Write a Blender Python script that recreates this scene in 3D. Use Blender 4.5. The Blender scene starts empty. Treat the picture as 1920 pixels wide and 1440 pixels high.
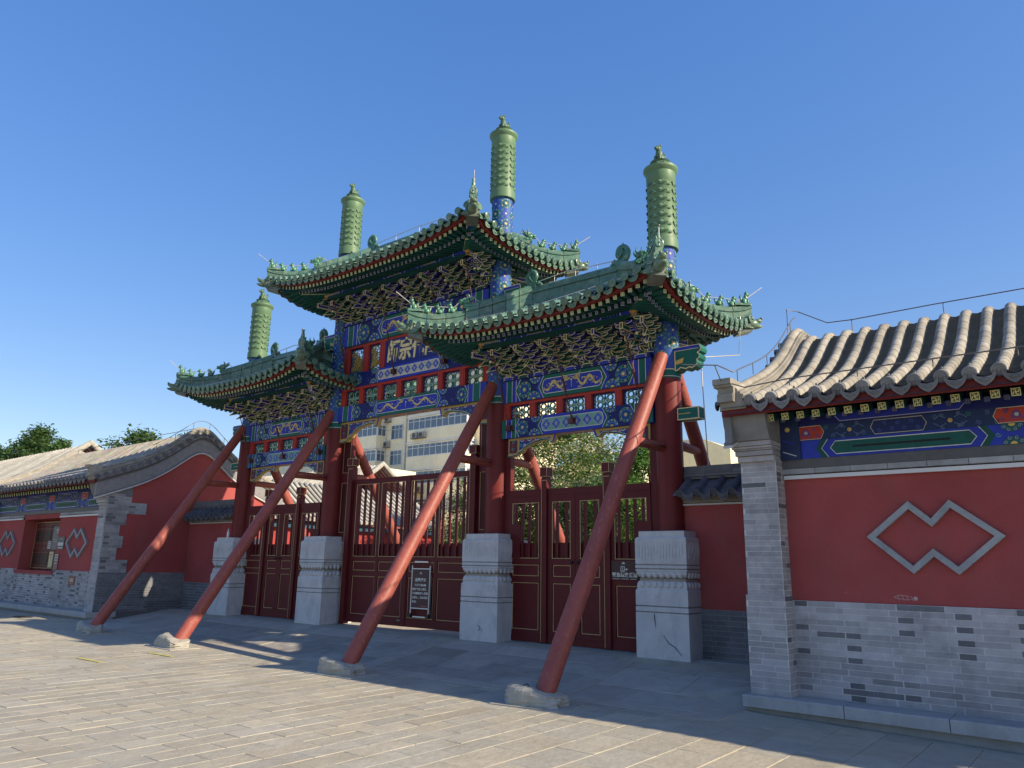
import bpy, math, random
from mathutils import Vector as V, Matrix as MX
random.seed(7)
R = math.radians
sc = bpy.context.scene
col = sc.collection

# ------------------------------------------------------------------ camera, sky, sun, exposure
cd = bpy.data.cameras.new('camera'); cam = bpy.data.objects.new('camera', cd); col.objects.link(cam)
cd.sensor_width = 36; cd.lens = 26.361; cd.clip_start = .05; cd.clip_end = 2000
yaw, pit, rol = R(38.778), R(13.507), R(.956)
fw = V((-math.sin(yaw)*math.cos(pit), math.cos(yaw)*math.cos(pit), math.sin(pit)))
rt = V((math.cos(yaw), math.sin(yaw), 0)); up = rt.cross(fw)
r2 = rt*math.cos(rol)+up*math.sin(rol); u2 = -rt*math.sin(rol)+up*math.cos(rol)
cm = MX.Identity(4)
for i in range(3): cm[i][0], cm[i][1], cm[i][2] = r2[i], u2[i], -fw[i]
cm.translation = (11.3035, -10.6861, 1.5867)
cam.matrix_world = cm
sc.camera = cam
CAM = cm.translation.copy()

SUN = V((1.84, .375, 1.0)).normalized()
elev = math.asin(SUN.z); az = math.atan2(SUN.x, SUN.y)
w = bpy.data.worlds.new('World'); sc.world = w; w.use_nodes = True
nt = w.node_tree; bg = nt.nodes['Background']
sky = nt.nodes.new('ShaderNodeTexSky'); sky.sky_type = 'NISHITA'; sky.sun_disc = False
sky.sun_elevation = elev; sky.sun_rotation = az
sky.altitude = 50; sky.air_density = 1.0; sky.dust_density = .6; sky.ozone_density = 1.6
hs = nt.nodes.new('ShaderNodeHueSaturation'); hs.inputs['Saturation'].default_value = 2.02; hs.inputs['Hue'].default_value = .520
gn = nt.nodes.new('ShaderNodeGamma'); gn.inputs[1].default_value = .5
nt.links.new(sky.outputs[0], gn.inputs[0]); nt.links.new(gn.outputs[0], hs.inputs['Color']); nt.links.new(hs.outputs[0], bg.inputs[0]); bg.inputs[1].default_value = .15
sd = bpy.data.lights.new('sun', 'SUN'); sd.energy = 2.9; sd.angle = R(.53); sd.color = (1, .85, .63)
so = bpy.data.objects.new('sun', sd); col.objects.link(so)
so.rotation_euler = SUN.to_track_quat('Z', 'Y').to_euler()
so.location = (30, 5, 20)
sc.view_settings.view_transform = 'Standard'; sc.view_settings.look = 'None'
sc.view_settings.exposure = 1.42; sc.view_settings.gamma = 1
sc.view_settings.use_curve_mapping = False

# ------------------------------------------------------------------ materials
MATS = {}
def mat(name, rough=.6, var=.18, vs=5., rnd=.0, bump=0., bs=40., spec=.4, dirt=None, dirtf=0., ds=2.5, dr=(.5, .72), metal=0., extra=None, streak=None):
    m = bpy.data.materials.new(name); m.use_nodes = True; n = m.node_tree; L = n.links
    b = n.nodes['Principled BSDF']
    at = n.nodes.new('ShaderNodeAttribute'); at.attribute_name = 'Col'
    ge = n.nodes.new('ShaderNodeNewGeometry')
    no = n.nodes.new('ShaderNodeTexNoise'); no.inputs['Scale'].default_value = vs; no.inputs['Detail'].default_value = 6
    no.inputs['Roughness'].default_value = .65
    L.new(ge.outputs['Position'], no.inputs['Vector'])
    mr = n.nodes.new('ShaderNodeMapRange'); mr.inputs[1].default_value = .25; mr.inputs[2].default_value = .75
    mr.inputs[3].default_value = 1-var; mr.inputs[4].default_value = 1+var
    L.new(no.outputs['Fac'], mr.inputs[0])
    f = mr.outputs[0]
    if rnd:
        oi = n.nodes.new('ShaderNodeObjectInfo'); m2 = n.nodes.new('ShaderNodeMapRange')
        m2.inputs[3].default_value = 1-rnd; m2.inputs[4].default_value = 1+rnd
        L.new(oi.outputs['Random'], m2.inputs[0])
        mu = n.nodes.new('ShaderNodeMath'); mu.operation = 'MULTIPLY'
        L.new(f, mu.inputs[0]); L.new(m2.outputs[0], mu.inputs[1]); f = mu.outputs[0]
    vm = n.nodes.new('ShaderNodeVectorMath'); vm.operation = 'SCALE'
    L.new(at.outputs['Color'], vm.inputs[0]); L.new(f, vm.inputs['Scale'])
    c = vm.outputs[0]
    if dirt:
        d2 = n.nodes.new('ShaderNodeTexNoise'); d2.inputs['Scale'].default_value = ds; d2.inputs['Detail'].default_value = 8
        d2.inputs['Roughness'].default_value = .7
        if streak:
            mp = n.nodes.new('ShaderNodeMapping'); mp.inputs['Scale'].default_value = streak
            L.new(ge.outputs['Position'], mp.inputs[0]); L.new(mp.outputs[0], d2.inputs['Vector'])
        else: L.new(ge.outputs['Position'], d2.inputs['Vector'])
        r3 = n.nodes.new('ShaderNodeMapRange'); r3.inputs[1].default_value, r3.inputs[2].default_value = dr
        r3.inputs[4].default_value = dirtf
        L.new(d2.outputs['Fac'], r3.inputs[0])
        mx = n.nodes.new('ShaderNodeMix'); mx.data_type = 'RGBA'
        L.new(r3.outputs[0], mx.inputs[0]); L.new(c, mx.inputs[6]); mx.inputs[7].default_value = (*dirt, 1)
        c = mx.outputs[2]
    L.new(c, b.inputs['Base Color'])
    b.inputs['Roughness'].default_value = rough; b.inputs['Specular IOR Level'].default_value = spec
    b.inputs['Metallic'].default_value = metal
    if bump:
        bn = n.nodes.new('ShaderNodeTexNoise'); bn.inputs['Scale'].default_value = bs; bn.inputs['Detail'].default_value = 5
        L.new(ge.outputs['Position'], bn.inputs['Vector'])
        bp = n.nodes.new('ShaderNodeBump'); bp.inputs['Strength'].default_value = bump; bp.inputs['Distance'].default_value = .02
        L.new(bn.outputs['Fac'], bp.inputs['Height']); L.new(bp.outputs[0], b.inputs['Normal'])
        if extra == 'chisel':
            wv = n.nodes.new('ShaderNodeTexWave'); wv.inputs['Scale'].default_value = 9; wv.inputs['Distortion'].default_value = 3
            wv.inputs['Detail'].default_value = 2; wv.bands_direction = 'X'
            L.new(ge.outputs['Position'], wv.inputs['Vector'])
            b2 = n.nodes.new('ShaderNodeBump'); b2.inputs['Strength'].default_value = .7; b2.inputs['Distance'].default_value = .015
            L.new(wv.outputs['Fac'], b2.inputs['Height']); L.new(bp.outputs[0], b2.inputs['Normal']); L.new(b2.outputs[0], b.inputs['Normal'])
    MATS[name] = m
    return m
PAINT = mat('painted_timber', .6, .16, 9, bump=.06, bs=60, spec=.3, dirt=(.05, .05, .05), dirtf=.1, ds=7)
LACQ = mat('red_lacquer', .5, .15, 3, bump=.05, bs=25, spec=.22, dirt=(.07, .03, .028), dirtf=.2, ds=4, streak=(6, 6, .6))
PROP = mat('faded_red_timber', .5, .2, 2.5, bump=.2, bs=22, spec=.35, dirt=(.42, .20, .15), dirtf=.6, ds=5, dr=(.56, .68), streak=(5, 5, 1.6))
PLAST = mat('red_plaster', .92, .17, 1.1, bump=.3, bs=45, spec=.12, dirt=(.24, .10, .09), dirtf=.45, ds=1.8, streak=(1.6, 1.6, .55))
GLAZE = mat('green_glazed_tile', .3, .3, 6, rnd=.22, bump=.12, bs=30, spec=.45, dirt=(.33, .36, .25), dirtf=.6, ds=9)
SLEEVE = mat('green_painted_metal', .5, .1, 3, bump=.05, bs=20, spec=.35, dirt=(.12, .19, .1), dirtf=.3, ds=4)
GTILE = mat('grey_clay_tile', .85, .26, 6, rnd=.17, bump=.35, bs=45, spec=.2, dirt=(.13, .125, .115), dirtf=.4, ds=5)
BRICK = mat('grey_brick', .9, .16, 8, rnd=.16, bump=.3, bs=70, spec=.2, dirt=(.085, .085, .09), dirtf=.45, ds=1.4)
STONE = mat('pale_blue_stone', .8, .12, 4, bump=.28, bs=28, spec=.25, dirt=(.16, .16, .165), dirtf=.4, ds=3.2, streak=(1.5, 1.5, .7))
PAVE = mat('paving_stone', .72, .13, 5, rnd=.06, bump=.4, bs=14, spec=.3, dirt=(.27, .235, .17), dirtf=.5, ds=1.6)
CHIS = mat('chiselled_paving', .85, .15, 5, rnd=.12, bump=.4, bs=25, spec=.2, dirt=(.15, .14, .13), dirtf=.4, ds=2, extra='chisel')
METAL = mat('galvanised_rod', .45, .1, 8, spec=.5, metal=.3)
PLAIN = mat('plain_surface', .7, .1, 1.5, bump=.05, spec=.3, dirt=(.45, .42, .35), dirtf=.25, ds=.35)
PRINT = mat('printed_sheet', .5, .03, 3, spec=.4)
LEAF = mat('foliage', .55, .3, 2.2, spec=.3)
def translucent(m, f):                                   # leaves pass part of the light through
    n = m.node_tree; b = n.nodes['Principled BSDF']; o = n.nodes['Material Output']
    t = n.nodes.new('ShaderNodeBsdfTranslucent'); x = n.nodes.new('ShaderNodeMixShader'); x.inputs[0].default_value = f
    n.links.new(b.inputs['Base Color'].links[0].from_socket, t.inputs['Color'])
    n.links.new(b.outputs[0], x.inputs[1]); n.links.new(t.outputs[0], x.inputs[2]); n.links.new(x.outputs[0], o.inputs['Surface'])
translucent(LEAF, .42)
BARK = mat('bark', .9, .3, 8, bump=.5, bs=25, spec=.1)
GROUND = mat('ground_bed', .95, .2, 3, bump=.3, spec=.1)
gm = bpy.data.materials.new('window_glass'); gm.use_nodes = True
gb = gm.node_tree.nodes['Principled BSDF']; gb.inputs['Base Color'].default_value = (.10, .14, .19, 1); gb.inputs['Roughness'].default_value = .08
gb.inputs['Specular IOR Level'].default_value = .8

# ------------------------------------------------------------------ mesh builder
def cross_frame(d):
    d = d.normalized(); a = V((0, 0, 1)) if abs(d.z) < .95 else V((1, 0, 0))
    s = d.cross(a).normalized(); return s, s.cross(d)
class MB:
    def __init__(s): s.v = []; s.f = []; s.c = []; s.sm = []
    def add(s, vs, fs, c, sm=False):
        o = len(s.v); s.v += [tuple(p) for p in vs]
        multi = isinstance(c, list)
        for i, f in enumerate(fs):
            s.f.append([o+k for k in f]); s.c.append(c[i] if multi else c); s.sm.append(sm)
    def box(s, a, b, c, M=None):
        x0, y0, z0 = a; x1, y1, z1 = b
        vs = [V((x, y, z)) for z in (z0, z1) for y in (y0, y1) for x in (x0, x1)]
        if M is not None: vs = [M @ p for p in vs]
        s.add(vs, [[0, 2, 3, 1], [4, 5, 7, 6], [0, 1, 5, 4], [2, 6, 7, 3], [0, 4, 6, 2], [1, 3, 7, 5]], c)
    def bar(s, p, q, w, h, c):           # rectangular bar between two points
        p = V(p); q = V(q); a, b = cross_frame(q-p); a = a*w/2; b = b*h/2
        vs = [p-a-b, p+a-b, p+a+b, p-a+b, q-a-b, q+a-b, q+a+b, q-a+b]
        s.add(vs, [[3, 2, 1, 0], [4, 5, 6, 7], [0, 1, 5, 4], [1, 2, 6, 5], [2, 3, 7, 6], [3, 0, 4, 7]], c)
    def tube(s, pts, r, c, n=8, caps=True, sm=True):
        pts = [V(p) for p in pts]; rings = []; o = []
        for i, p in enumerate(pts):
            d = (pts[min(i+1, len(pts)-1)]-pts[max(i-1, 0)])
            a, b = cross_frame(d); rr = r[i] if isinstance(r, (list, tuple)) else r
            if i and o[-1][0].dot(a) < 0: a, b = -a, -b
            o.append((a, b))
            rings.append([p+a*rr*math.cos(2*math.pi*k/n)+b*rr*math.sin(2*math.pi*k/n) for k in range(n)])
        vs = [x for g in rings for x in g]; fs = []
        for i in range(len(pts)-1):
            for k in range(n): fs.append([i*n+k, i*n+(k+1) % n, (i+1)*n+(k+1) % n, (i+1)*n+k])
        s.add(vs, fs, c, sm)
        if caps: s.add(rings[0], [list(range(n))[::-1]], c); s.add(rings[-1], [list(range(n))], c)
    def lathe(s, prof, ctr, c, n=24, sm=True, M=None):   # prof: (r, z[, colour]); rings are split at sharp bends
        ctr = V(ctr)
        def ring(p):
            q = [ctr+V((p[0]*math.cos(2*math.pi*k/n), p[0]*math.sin(2*math.pi*k/n), p[1])) for k in range(n)]
            return [M @ x for x in q] if M is not None else q
        grp = []; cur = [prof[0]]
        for i in range(1, len(prof)):
            cur.append(prof[i])
            if i < len(prof)-1:
                a = math.atan2(prof[i][1]-prof[i-1][1], prof[i][0]-prof[i-1][0]); b = math.atan2(prof[i+1][1]-prof[i][1], prof[i+1][0]-prof[i][0])
                if abs((a-b+math.pi) % (2*math.pi)-math.pi) > .6 or len(prof[i]) != len(prof[i-1]): grp.append(cur); cur = [prof[i]]
        grp.append(cur)
        for g in grp:
            vs = [x for p in g for x in ring(p)]; fs = []; cs = []
            for i in range(len(g)-1):
                cc = g[i][2] if len(g[i]) > 2 else c
                for k in range(n): fs.append([i*n+k, i*n+(k+1) % n, (i+1)*n+(k+1) % n, (i+1)*n+k]); cs.append(cc)
            s.add(vs, fs, cs, sm)
        s.add(ring(prof[-1]), [list(range(n))], c); s.add(ring(prof[0]), [list(range(n))[::-1]], c)
    def blob(s, ctr, r, c, n=10, m=6, M=None):
        ctr = V(ctr); vs = []; fs = []
        for j in range(m+1):
            t = math.pi*j/m
            for k in range(n):
                a = 2*math.pi*k/n
                q = ctr+V((r[0]*math.sin(t)*math.cos(a), r[1]*math.sin(t)*math.sin(a), -r[2]*math.cos(t)))
                vs.append(M @ q if M is not None else q)
        for j in range(m):
            for k in range(n): fs.append([j*n+k, j*n+(k+1) % n, (j+1)*n+(k+1) % n, (j+1)*n+k])
        s.add(vs, fs, c, True)
    def prism(s, prof, o, u, v, n, t0, t1, c, edge=None, inset=.008, edgesides=False, capback=True):
        # extruded 2-D profile with an optional outlined rim on both faces
        o, u, v, n = V(o), V(u), V(v), V(n); N = len(prof)
        P = lambda p, t: o+u*p[0]+v*p[1]+n*t
        for t, rev in ((t1, False), (t0, True)):
            if rev and not capback: continue
            if edge is None:
                f = list(range(N)); s.add([P(p, t) for p in prof], [f[::-1] if rev else f], c)
            else:
                inn = inset_poly(prof, inset)
                vs = [P(p, t) for p in prof]+[P(p, t) for p in inn]
                fs = [[i, (i+1) % N, N+(i+1) % N, N+i] for i in range(N)]
                fi = list(range(N, 2*N))
                if rev: fs = [f[::-1] for f in fs]; fi = fi[::-1]
                s.add(vs, fs+[fi], [edge]*N+[c])
        d = t1-t0
        ts = [t0, t0+d*.2, t1-d*.2, t1] if edgesides else [t0, t1]
        vs = [P(p, t) for t in ts for p in prof]; fs = []; cs = []
        for j in range(len(ts)-1):
            for i in range(N):
                fs.append([j*N+i, j*N+(i+1) % N, (j+1)*N+(i+1) % N, (j+1)*N+i])
                cs.append(edge if (edgesides and j != 1) else c)
        s.add(vs, fs, cs)
    def sweep(s, path, sec, c, caps=True, sm=False, closed=True):
        # section (lateral, up) swept along path, up = z
        path = [V(p) for p in path]; n = len(sec); vs = []
        for i, p in enumerate(path):
            d = path[min(i+1, len(path)-1)]-path[max(i-1, 0)]; d.z = 0
            if d.length < 1e-6: d = V((1, 0, 0))
            d.normalize(); a = V((d.y, -d.x, 0))
            vs += [p+a*q[0]+V((0, 0, q[1])) for q in sec]
        fs = []; cs = []; multi = isinstance(c, list)
        for i in range(len(path)-1):
            for k in range(n if closed else n-1):
                fs.append([i*n+k, i*n+(k+1) % n, (i+1)*n+(k+1) % n, (i+1)*n+k]); cs.append(c[k] if multi else c)
        s.add(vs, fs, cs, sm)
        if caps and closed:
            cc = c[0] if multi else c
            s.add(vs[:n], [list(range(n))[::-1]], cc); s.add(vs[-n:], [list(range(n))], cc)
    def mesh(s, name):
        me = bpy.data.meshes.new(name); me.from_pydata(s.v, [], s.f)
        ca = me.color_attributes.new('Col', 'FLOAT_COLOR', 'CORNER')
        buf = []
        for f, c in zip(s.f, s.c): buf += [c[0], c[1], c[2], 1.]*len(f)
        ca.data.foreach_set('color', buf)
        me.polygons.foreach_set('use_smooth', s.sm)
        me.update(); return me
def inset_poly(p, d):
    N = len(p); out = []
    ar = sum(p[i][0]*p[(i+1) % N][1]-p[(i+1) % N][0]*p[i][1] for i in range(N))
    sg = 1 if ar > 0 else -1
    for i in range(N):
        a, b, c = p[i-1], p[i], p[(i+1) % N]
        e1 = (b[0]-a[0], b[1]-a[1]); e2 = (c[0]-b[0], c[1]-b[1])
        l1 = math.hypot(*e1) or 1; l2 = math.hypot(*e2) or 1
        n1 = (-e1[1]/l1*sg, e1[0]/l1*sg); n2 = (-e2[1]/l2*sg, e2[0]/l2*sg)
        k = 1+n1[0]*n2[0]+n1[1]*n2[1]; k = max(k, .45)
        out.append((b[0]+d*(n1[0]+n2[0])/k, b[1]+d*(n1[1]+n2[1])/k))
    return out

# ------------------------------------------------------------------ objects
def thing(name, label, cat, loc=(0, 0, 0), group=None):
    o = bpy.data.objects.new(name, None); col.objects.link(o); o.location = loc
    o['label'] = label; o['category'] = cat
    if group: o['group'] = group
    o.empty_display_size = .2
    return o
INV = {}
def put(name, me, mt, parent=None, M=None, kind=None, label=None, cat=None, group=None):
    if isinstance(me, MB): me = me.mesh(name)
    if mt is not None and not me.materials: me.materials.append(mt)
    o = bpy.data.objects.new(name, me); col.objects.link(o)
    m = M if M is not None else MX.Identity(4)
    o.matrix_basis = m
    if parent is not None:
        o.parent = parent
        if parent not in INV:
            INV[parent] = WM(parent).inverted()
        o.matrix_parent_inverse = INV[parent]
    WMD[o] = m.copy()
    if kind: o['kind'] = kind
    if label: o['label'] = label
    if cat: o['category'] = cat
    if group: o['group'] = group
    return o
WMD = {}
def WM(o):
    if o in WMD: return WMD[o]
    return MX.Translation(o.location)
T = MX.Translation
def RZ(a): return MX.Rotation(a, 4, 'Z')
def RX(a): return MX.Rotation(a, 4, 'X')

# colours (linear albedo)
BLUE = (.024, .045, .40); DBLUE = (.010, .016, .13); GREEN = (.008, .12, .095); DGREEN = (.006, .06, .055)
TEAL = (.10, .34, .30); GOLD = (.58, .42, .12); LGOLD = (.74, .65, .36); WHITE = (.72, .70, .62); CREAM = (.62, .58, .46)
RED = (.42, .045, .032); DRED = (.16, .02, .018); MAROON = (.105, .012, .014); PROPC = (.27, .070, .055); COLC = (.155, .023, .022)
WALLR = (.32, .072, .070); GL = (.085, .170, .125); GLD = (.03, .085, .065); GSL = (.105, .190, .105)
BRK = (.345, .335, .345); BRKD = (.14, .14, .15); MORT = (.56, .56, .56); STN = (.53, .53, .535)
GT = (.30, .28, .24); GTD = (.13, .135, .15); BLACK = (.012, .012, .014)

# ------------------------------------------------------------------ painted decoration drawn as thin polygons
class Art(MB):
    def __init__(s, fn, dl=.0022): super().__init__(); s.fn = fn; s.dl = dl
    def poly(s, p, c, l=1): s.add([s.fn(a, b, l*s.dl) for a, b in p], [list(range(len(p)))], c)
    def rect(s, u0, v0, u1, v1, c, l=1, n=1):
        for i in range(n):
            a = u0+(u1-u0)*i/n; b = u0+(u1-u0)*(i+1)/n
            s.poly([(a, v0), (b, v0), (b, v1), (a, v1)], c, l)
    def line(s, p, w, c, l=2, closed=False, taper=None):
        n = len(p); L = []; Rr = []
        for i in range(n):
            a = p[i-1] if (i or closed) else p[i]; b = p[(i+1) % n] if (i < n-1 or closed) else p[i]
            dx, dy = b[0]-a[0], b[1]-a[1]; q = math.hypot(dx, dy) or 1
            ww = w/2*(taper[i] if taper else 1)
            L.append((p[i][0]-dy/q*ww, p[i][1]+dx/q*ww)); Rr.append((p[i][0]+dy/q*ww, p[i][1]-dx/q*ww))
        vs = [s.fn(x, y, l*s.dl) for x, y in L+Rr]
        fs = [[n+i, n+(i+1) % n, (i+1) % n, i] for i in range(n if closed else n-1)]
        s.add(vs, fs, c)
    def disc(s, u, v, r, c, l=2, n=12, ry=None):
        s.poly([(u+r*math.cos(2*math.pi*k/n), v+(ry or r)*math.sin(2*math.pi*k/n)) for k in range(n)], c, l)
    def ring(s, u, v, r, w, c, l=2, n=14, a0=0, a1=2*math.pi):
        full = abs(a1-a0-2*math.pi) < 1e-3
        k = n if full else n+1
        s.line([(u+r*math.cos(a0+(a1-a0)*i/n), v+r*math.sin(a0+(a1-a0)*i/n)) for i in range(k)], w, c, l, closed=full)
    def spiral(s, u, v, r, w, c, l=2, turns=1.4, a=0, d=1, n=14):
        s.line([(u+r*(1-.85*i/n)*math.cos(a+d*turns*2*math.pi*i/n), v+r*(1-.85*i/n)*math.sin(a+d*turns*2*math.pi*i/n)) for i in range(n+1)], w, c, l)
    def rosette(s, u, v, r, l=2, a=(BLUE, GREEN), clip=None):
        lim = clip
        s.disc(u, v, r, a[1], l, 18) if lim is None else None
        if lim is None:
            s.ring(u, v, r*.98, r*.06, TEAL, l+1, 18); s.disc(u, v, r*.74, a[0], l+1, 16); s.ring(u, v, r*.72, r*.05, TEAL, l+2, 16)
            for k in range(10):
                t = k*math.pi/5; s.ring(u+r*.85*math.cos(t), v+r*.85*math.sin(t), r*.11, r*.05, TEAL if k % 2 else LGOLD, l+2, 6)
            s.ring(u, v, r*.48, r*.10, a[1], l+2, 14)
            s.disc(u, v, r*.24, GOLD, l+3, 8); s.disc(u, v, r*.12, LGOLD, l+4, 6)
            s.ring(u, v, r*.36, r*.04, TEAL, l+3, 10)
        else:                                           # half flower growing from an edge: clip = +1 upward, -1 downward
            a0, a1 = (0, math.pi) if lim > 0 else (math.pi, 2*math.pi)
            s.poly([(u+r*math.cos(a0+(a1-a0)*k/12), v+r*math.sin(a0+(a1-a0)*k/12)) for k in range(13)], a[1], l)
            for q, cc, ww in ((.97, TEAL, .06), (.72, a[0], .22), (.58, TEAL, .05), (.42, a[0], .16)):
                s.ring(u, v, r*q, r*ww, cc, l+1, 12, a0, a1)
            for k in range(5):
                t = a0+(a1-a0)*(k+.5)/5; s.ring(u+r*.83*math.cos(t), v+r*.83*math.sin(t), r*.10, r*.05, LGOLD, l+2, 6)
            s.poly([(u+r*.26*math.cos(a0+(a1-a0)*k/8), v+r*.26*math.sin(a0+(a1-a0)*k/8)) for k in range(9)], GOLD, l+2)
def plane_fn(o, u, v, n):
    o, u, v, n = V(o), V(u), V(v), V(n)
    return lambda a, b, l: o+u*a+v*b+n*l
def dragon(A, u0, u1, v0, v1, l, flip=1):
    L = u1-u0; h = v1-v0; vm = (v0+v1)/2; n = 40
    P = lambda t: ((u0+L*(.07+.80*t)) if flip > 0 else (u1-L*(.07+.80*t)), vm+h*(.30-.10*t)*math.sin(t*10.2-2.4)+(h*.08 if t > .85 else 0))
    pts = [P(i/n) for i in range(n+1)]
    tp = [.30+.80*math.sin(math.pi*min(1, i/n*.78+.14)) for i in range(n+1)]
    A.line(pts, h*.165, GOLD, l, taper=tp); A.line(pts, h*.05, LGOLD, l+1, taper=tp)
    for i in range(4, n-3, 3):                           # dorsal spikes
        (x, y), (x2, y2) = pts[i], pts[i+1]; dx, dy = x2-x, y2-y; q = math.hypot(dx, dy) or 1
        A.poly([(x-dy/q*h*.07, y+dx/q*h*.07), (x2-dy/q*h*.07, y2+dx/q*h*.07), (x-dy/q*h*.15-dx*.5, y+dx/q*h*.15-dy*.5)], GOLD, l+1)
    hx, hy = pts[-1]
    A.disc(hx, hy, h*.15, GOLD, l+2, 9); A.disc(hx+flip*h*.15, hy-h*.01, h*.085, LGOLD, l+2, 7); A.disc(hx+flip*h*.02, hy+h*.05, h*.03, DBLUE, l+3, 5)
    for k in range(4): A.line([(hx-flip*h*.02, hy+h*(.02+.04*k)), (hx-flip*h*(.2+.05*k), hy+h*(.02+.1*k)), (hx-flip*h*(.3+.02*k), hy+h*(.12+.1*k))], h*.035, LGOLD if k % 2 else GOLD, l+1)
    A.line([(hx+flip*h*.2, hy), (hx+flip*h*.3, hy+h*.12), (hx+flip*h*.38, hy+h*.08)], h*.025, LGOLD, l+2)
    for t, d in ((.16, 1), (.34, -1), (.52, 1), (.70, -1)):
        x, y = P(t); A.line([(x, y), (x+flip*h*.12, y+d*h*.16), (x+flip*h*.26, y+d*h*.14)], h*.07, GOLD, l+1)
        for k in (-1, 0, 1): A.line([(x+flip*h*.26, y+d*h*.14), (x+flip*h*.35, y+d*h*(.14+.06*k))], h*.025, LGOLD, l+1)
    for k in range(9):                                   # clouds and flames round the body
        t = (k+.5)/9; x, y = P(t); sgn = -1 if y > vm else 1
        A.spiral(x, y+sgn*h*.32, h*.055, h*.025, LGOLD if k % 2 else GOLD, l, 1.1, k, sgn, 7)
    x, y = pts[0]
    for k in (-1, 0, 1): A.line([(x, y), (x-flip*h*.10, y+k*h*.08), (x-flip*h*.2, y+k*h*.15)], h*.045, GOLD, l+1)
def beam_art(A, L, H, bord, fill, other, content):
    # panel layout of a painted beam face, u 0..L, v 0..H
    m = H/2; w = max(.008, H*.024)
    A.rect(0, 0, L, H, other, 1)
    for s in (0, 1):
        X = (lambda u: u) if s == 0 else (lambda u: L-u)
        x1, x2, x3, x4 = L*.035, L*.075, L*.105, L*.275
        for a, b, c in ((0, x1, other), (x1, x2, bord), (x2, x3, other)):
            A.rect(X(a), 0, X(b), H, c, 2)
            A.line([(X(b), 0), (X(b), H)], w, WHITE, 4)
        ch = H*.27                                      # chevron bands pointing outwards
        A.poly([(X(x3+ch), 0), (X(x3), m), (X(x3+ch), H), (X(x4+ch), H), (X(x4), m), (X(x4+ch), 0)], DBLUE, 3)
        A.line([(X(x3+ch), 0), (X(x3+.004), m), (X(x3+ch), H)], H*.10, bord, 4)
        A.line([(X(x3+ch-.01), 0), (X(x3-.008), m), (X(x3+ch-.01), H)], w, WHITE, 5)
        A.line([(X(x4+ch-H*.1), 0), (X(x4-H*.1), m), (X(x4+ch-H*.1), H)], H*.12, other, 4)
        A.line([(X(x4+ch-H*.02), 0), (X(x4-H*.02), m), (X(x4+ch-H*.02), H)], w, WHITE, 6)
        xa = (x3+ch*.5); xb = x4-H*.1; r = min(H*.36, (xb-xa)*.42)
        A.rosette(X(xa+r*.95), m, r, 4, (BLUE, DGREEN))
        A.rosette(X(xb-r*.55), 0.004, r*.98, 4, (BLUE, GREEN), 1)
        A.rosette(X(xb-r*.35), H-.004, r*.80, 4, (BLUE, GREEN), -1)
        for k in range(10):
            A.disc(X(xa+.02+random.random()*(xb-xa-.03)), H*(.08+.84*random.random()), H*.022, GOLD if k % 2 else TEAL, 9, 5)
        A.poly([(X(x4+ch), 0), (X(x4), m), (X(x4+ch), H), (X(L/2), H), (X(L/2), 0)], bord, 4)
    a, b = L*.275+H*.17, L*.725-H*.17
    t = H*.17; k = H*.2
    P = [(a+k, t), (b-k, t), (b-k*.35, t+k*.35), (b, m), (b-k*.35, H-t-k*.35), (b-k, H-t), (a+k, H-t), (a+k*.35, H-t-k*.35), (a, m), (a+k*.35, t+k*.35)]
    A.poly(P, fill, 6); A.line(P, w*1.1, WHITE, 7, closed=True)
    if content == 'dragon':
        c = (a+b)/2
        dragon(A, a+k*.5, c-.02, t, H-t, 8, 1); dragon(A, c+.02, b-k*.5, t, H-t, 8, -1)
        A.disc(c, m+H*.12, H*.05, LGOLD, 8, 6); A.line([(c, m+H*.1), (c, m-H*.2)], H*.03, GOLD, 8)
    else:
        n = max(5, int((b-a)/(H*.62))); d = (b-a)/n
        for i in range(n):
            u = a+d*(i+.5); hw = d*.46; hh = (H-2*t)*.47
            A.poly([(u-hw, m), (u, m-hh), (u+hw, m), (u, m+hh)], (.05, .11, .42), 8)
            A.line([(u-hw, m), (u, m-hh), (u+hw, m), (u, m+hh)], w*.6, LGOLD, 9, closed=True)
            for q in range(4):
                ca, sa = math.cos(q*math.pi/4)*hw*.42, math.sin(q*math.pi/4)*hh*.5
                A.line([(u-ca, m-sa), (u+ca, m+sa)], w*.55, WHITE, 9)
            for sv in (-1, 1):
                if i: A.ring(u-d/2, m+sv*hh*.66, hh*.16, w*.5, TEAL if content == 'diamond2' else (.3, .33, .2), 9, 6)
                if i: A.disc(u-d/2, m+sv*hh*.42, hh*.06, GOLD, 9, 4)

def text_mesh(body, size, c, extrude=.002, bold=0., align='CENTER', shear=0., spacing=1., ls=1.):
    cu = bpy.data.curves.new('lettering', 'FONT'); cu.body = body; cu.size = size; cu.extrude = extrude; cu.offset = bold
    cu.align_x = align; cu.align_y = 'CENTER'; cu.shear = shear; cu.space_character = spacing; cu.space_line = ls
    o = bpy.data.objects.new('lettering', cu); col.objects.link(o)
    me = bpy.data.meshes.new_from_object(o.evaluated_get(bpy.context.evaluated_depsgraph_get()))
    bpy.data.objects.remove(o); bpy.data.curves.remove(cu)
    me.materials.clear()
    ca = me.color_attributes.new('Col', 'FLOAT_COLOR', 'CORNER')
    ca.data.foreach_set('color', [c[0], c[1], c[2], 1.]*len(me.loops))
    return me
def facing(x, y, z, tilt=0.):                            # local x->X, local y->Z, local z->-Y (a sign facing the street)
    return T((x, y, z)) @ RX(math.pi/2+tilt)

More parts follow.
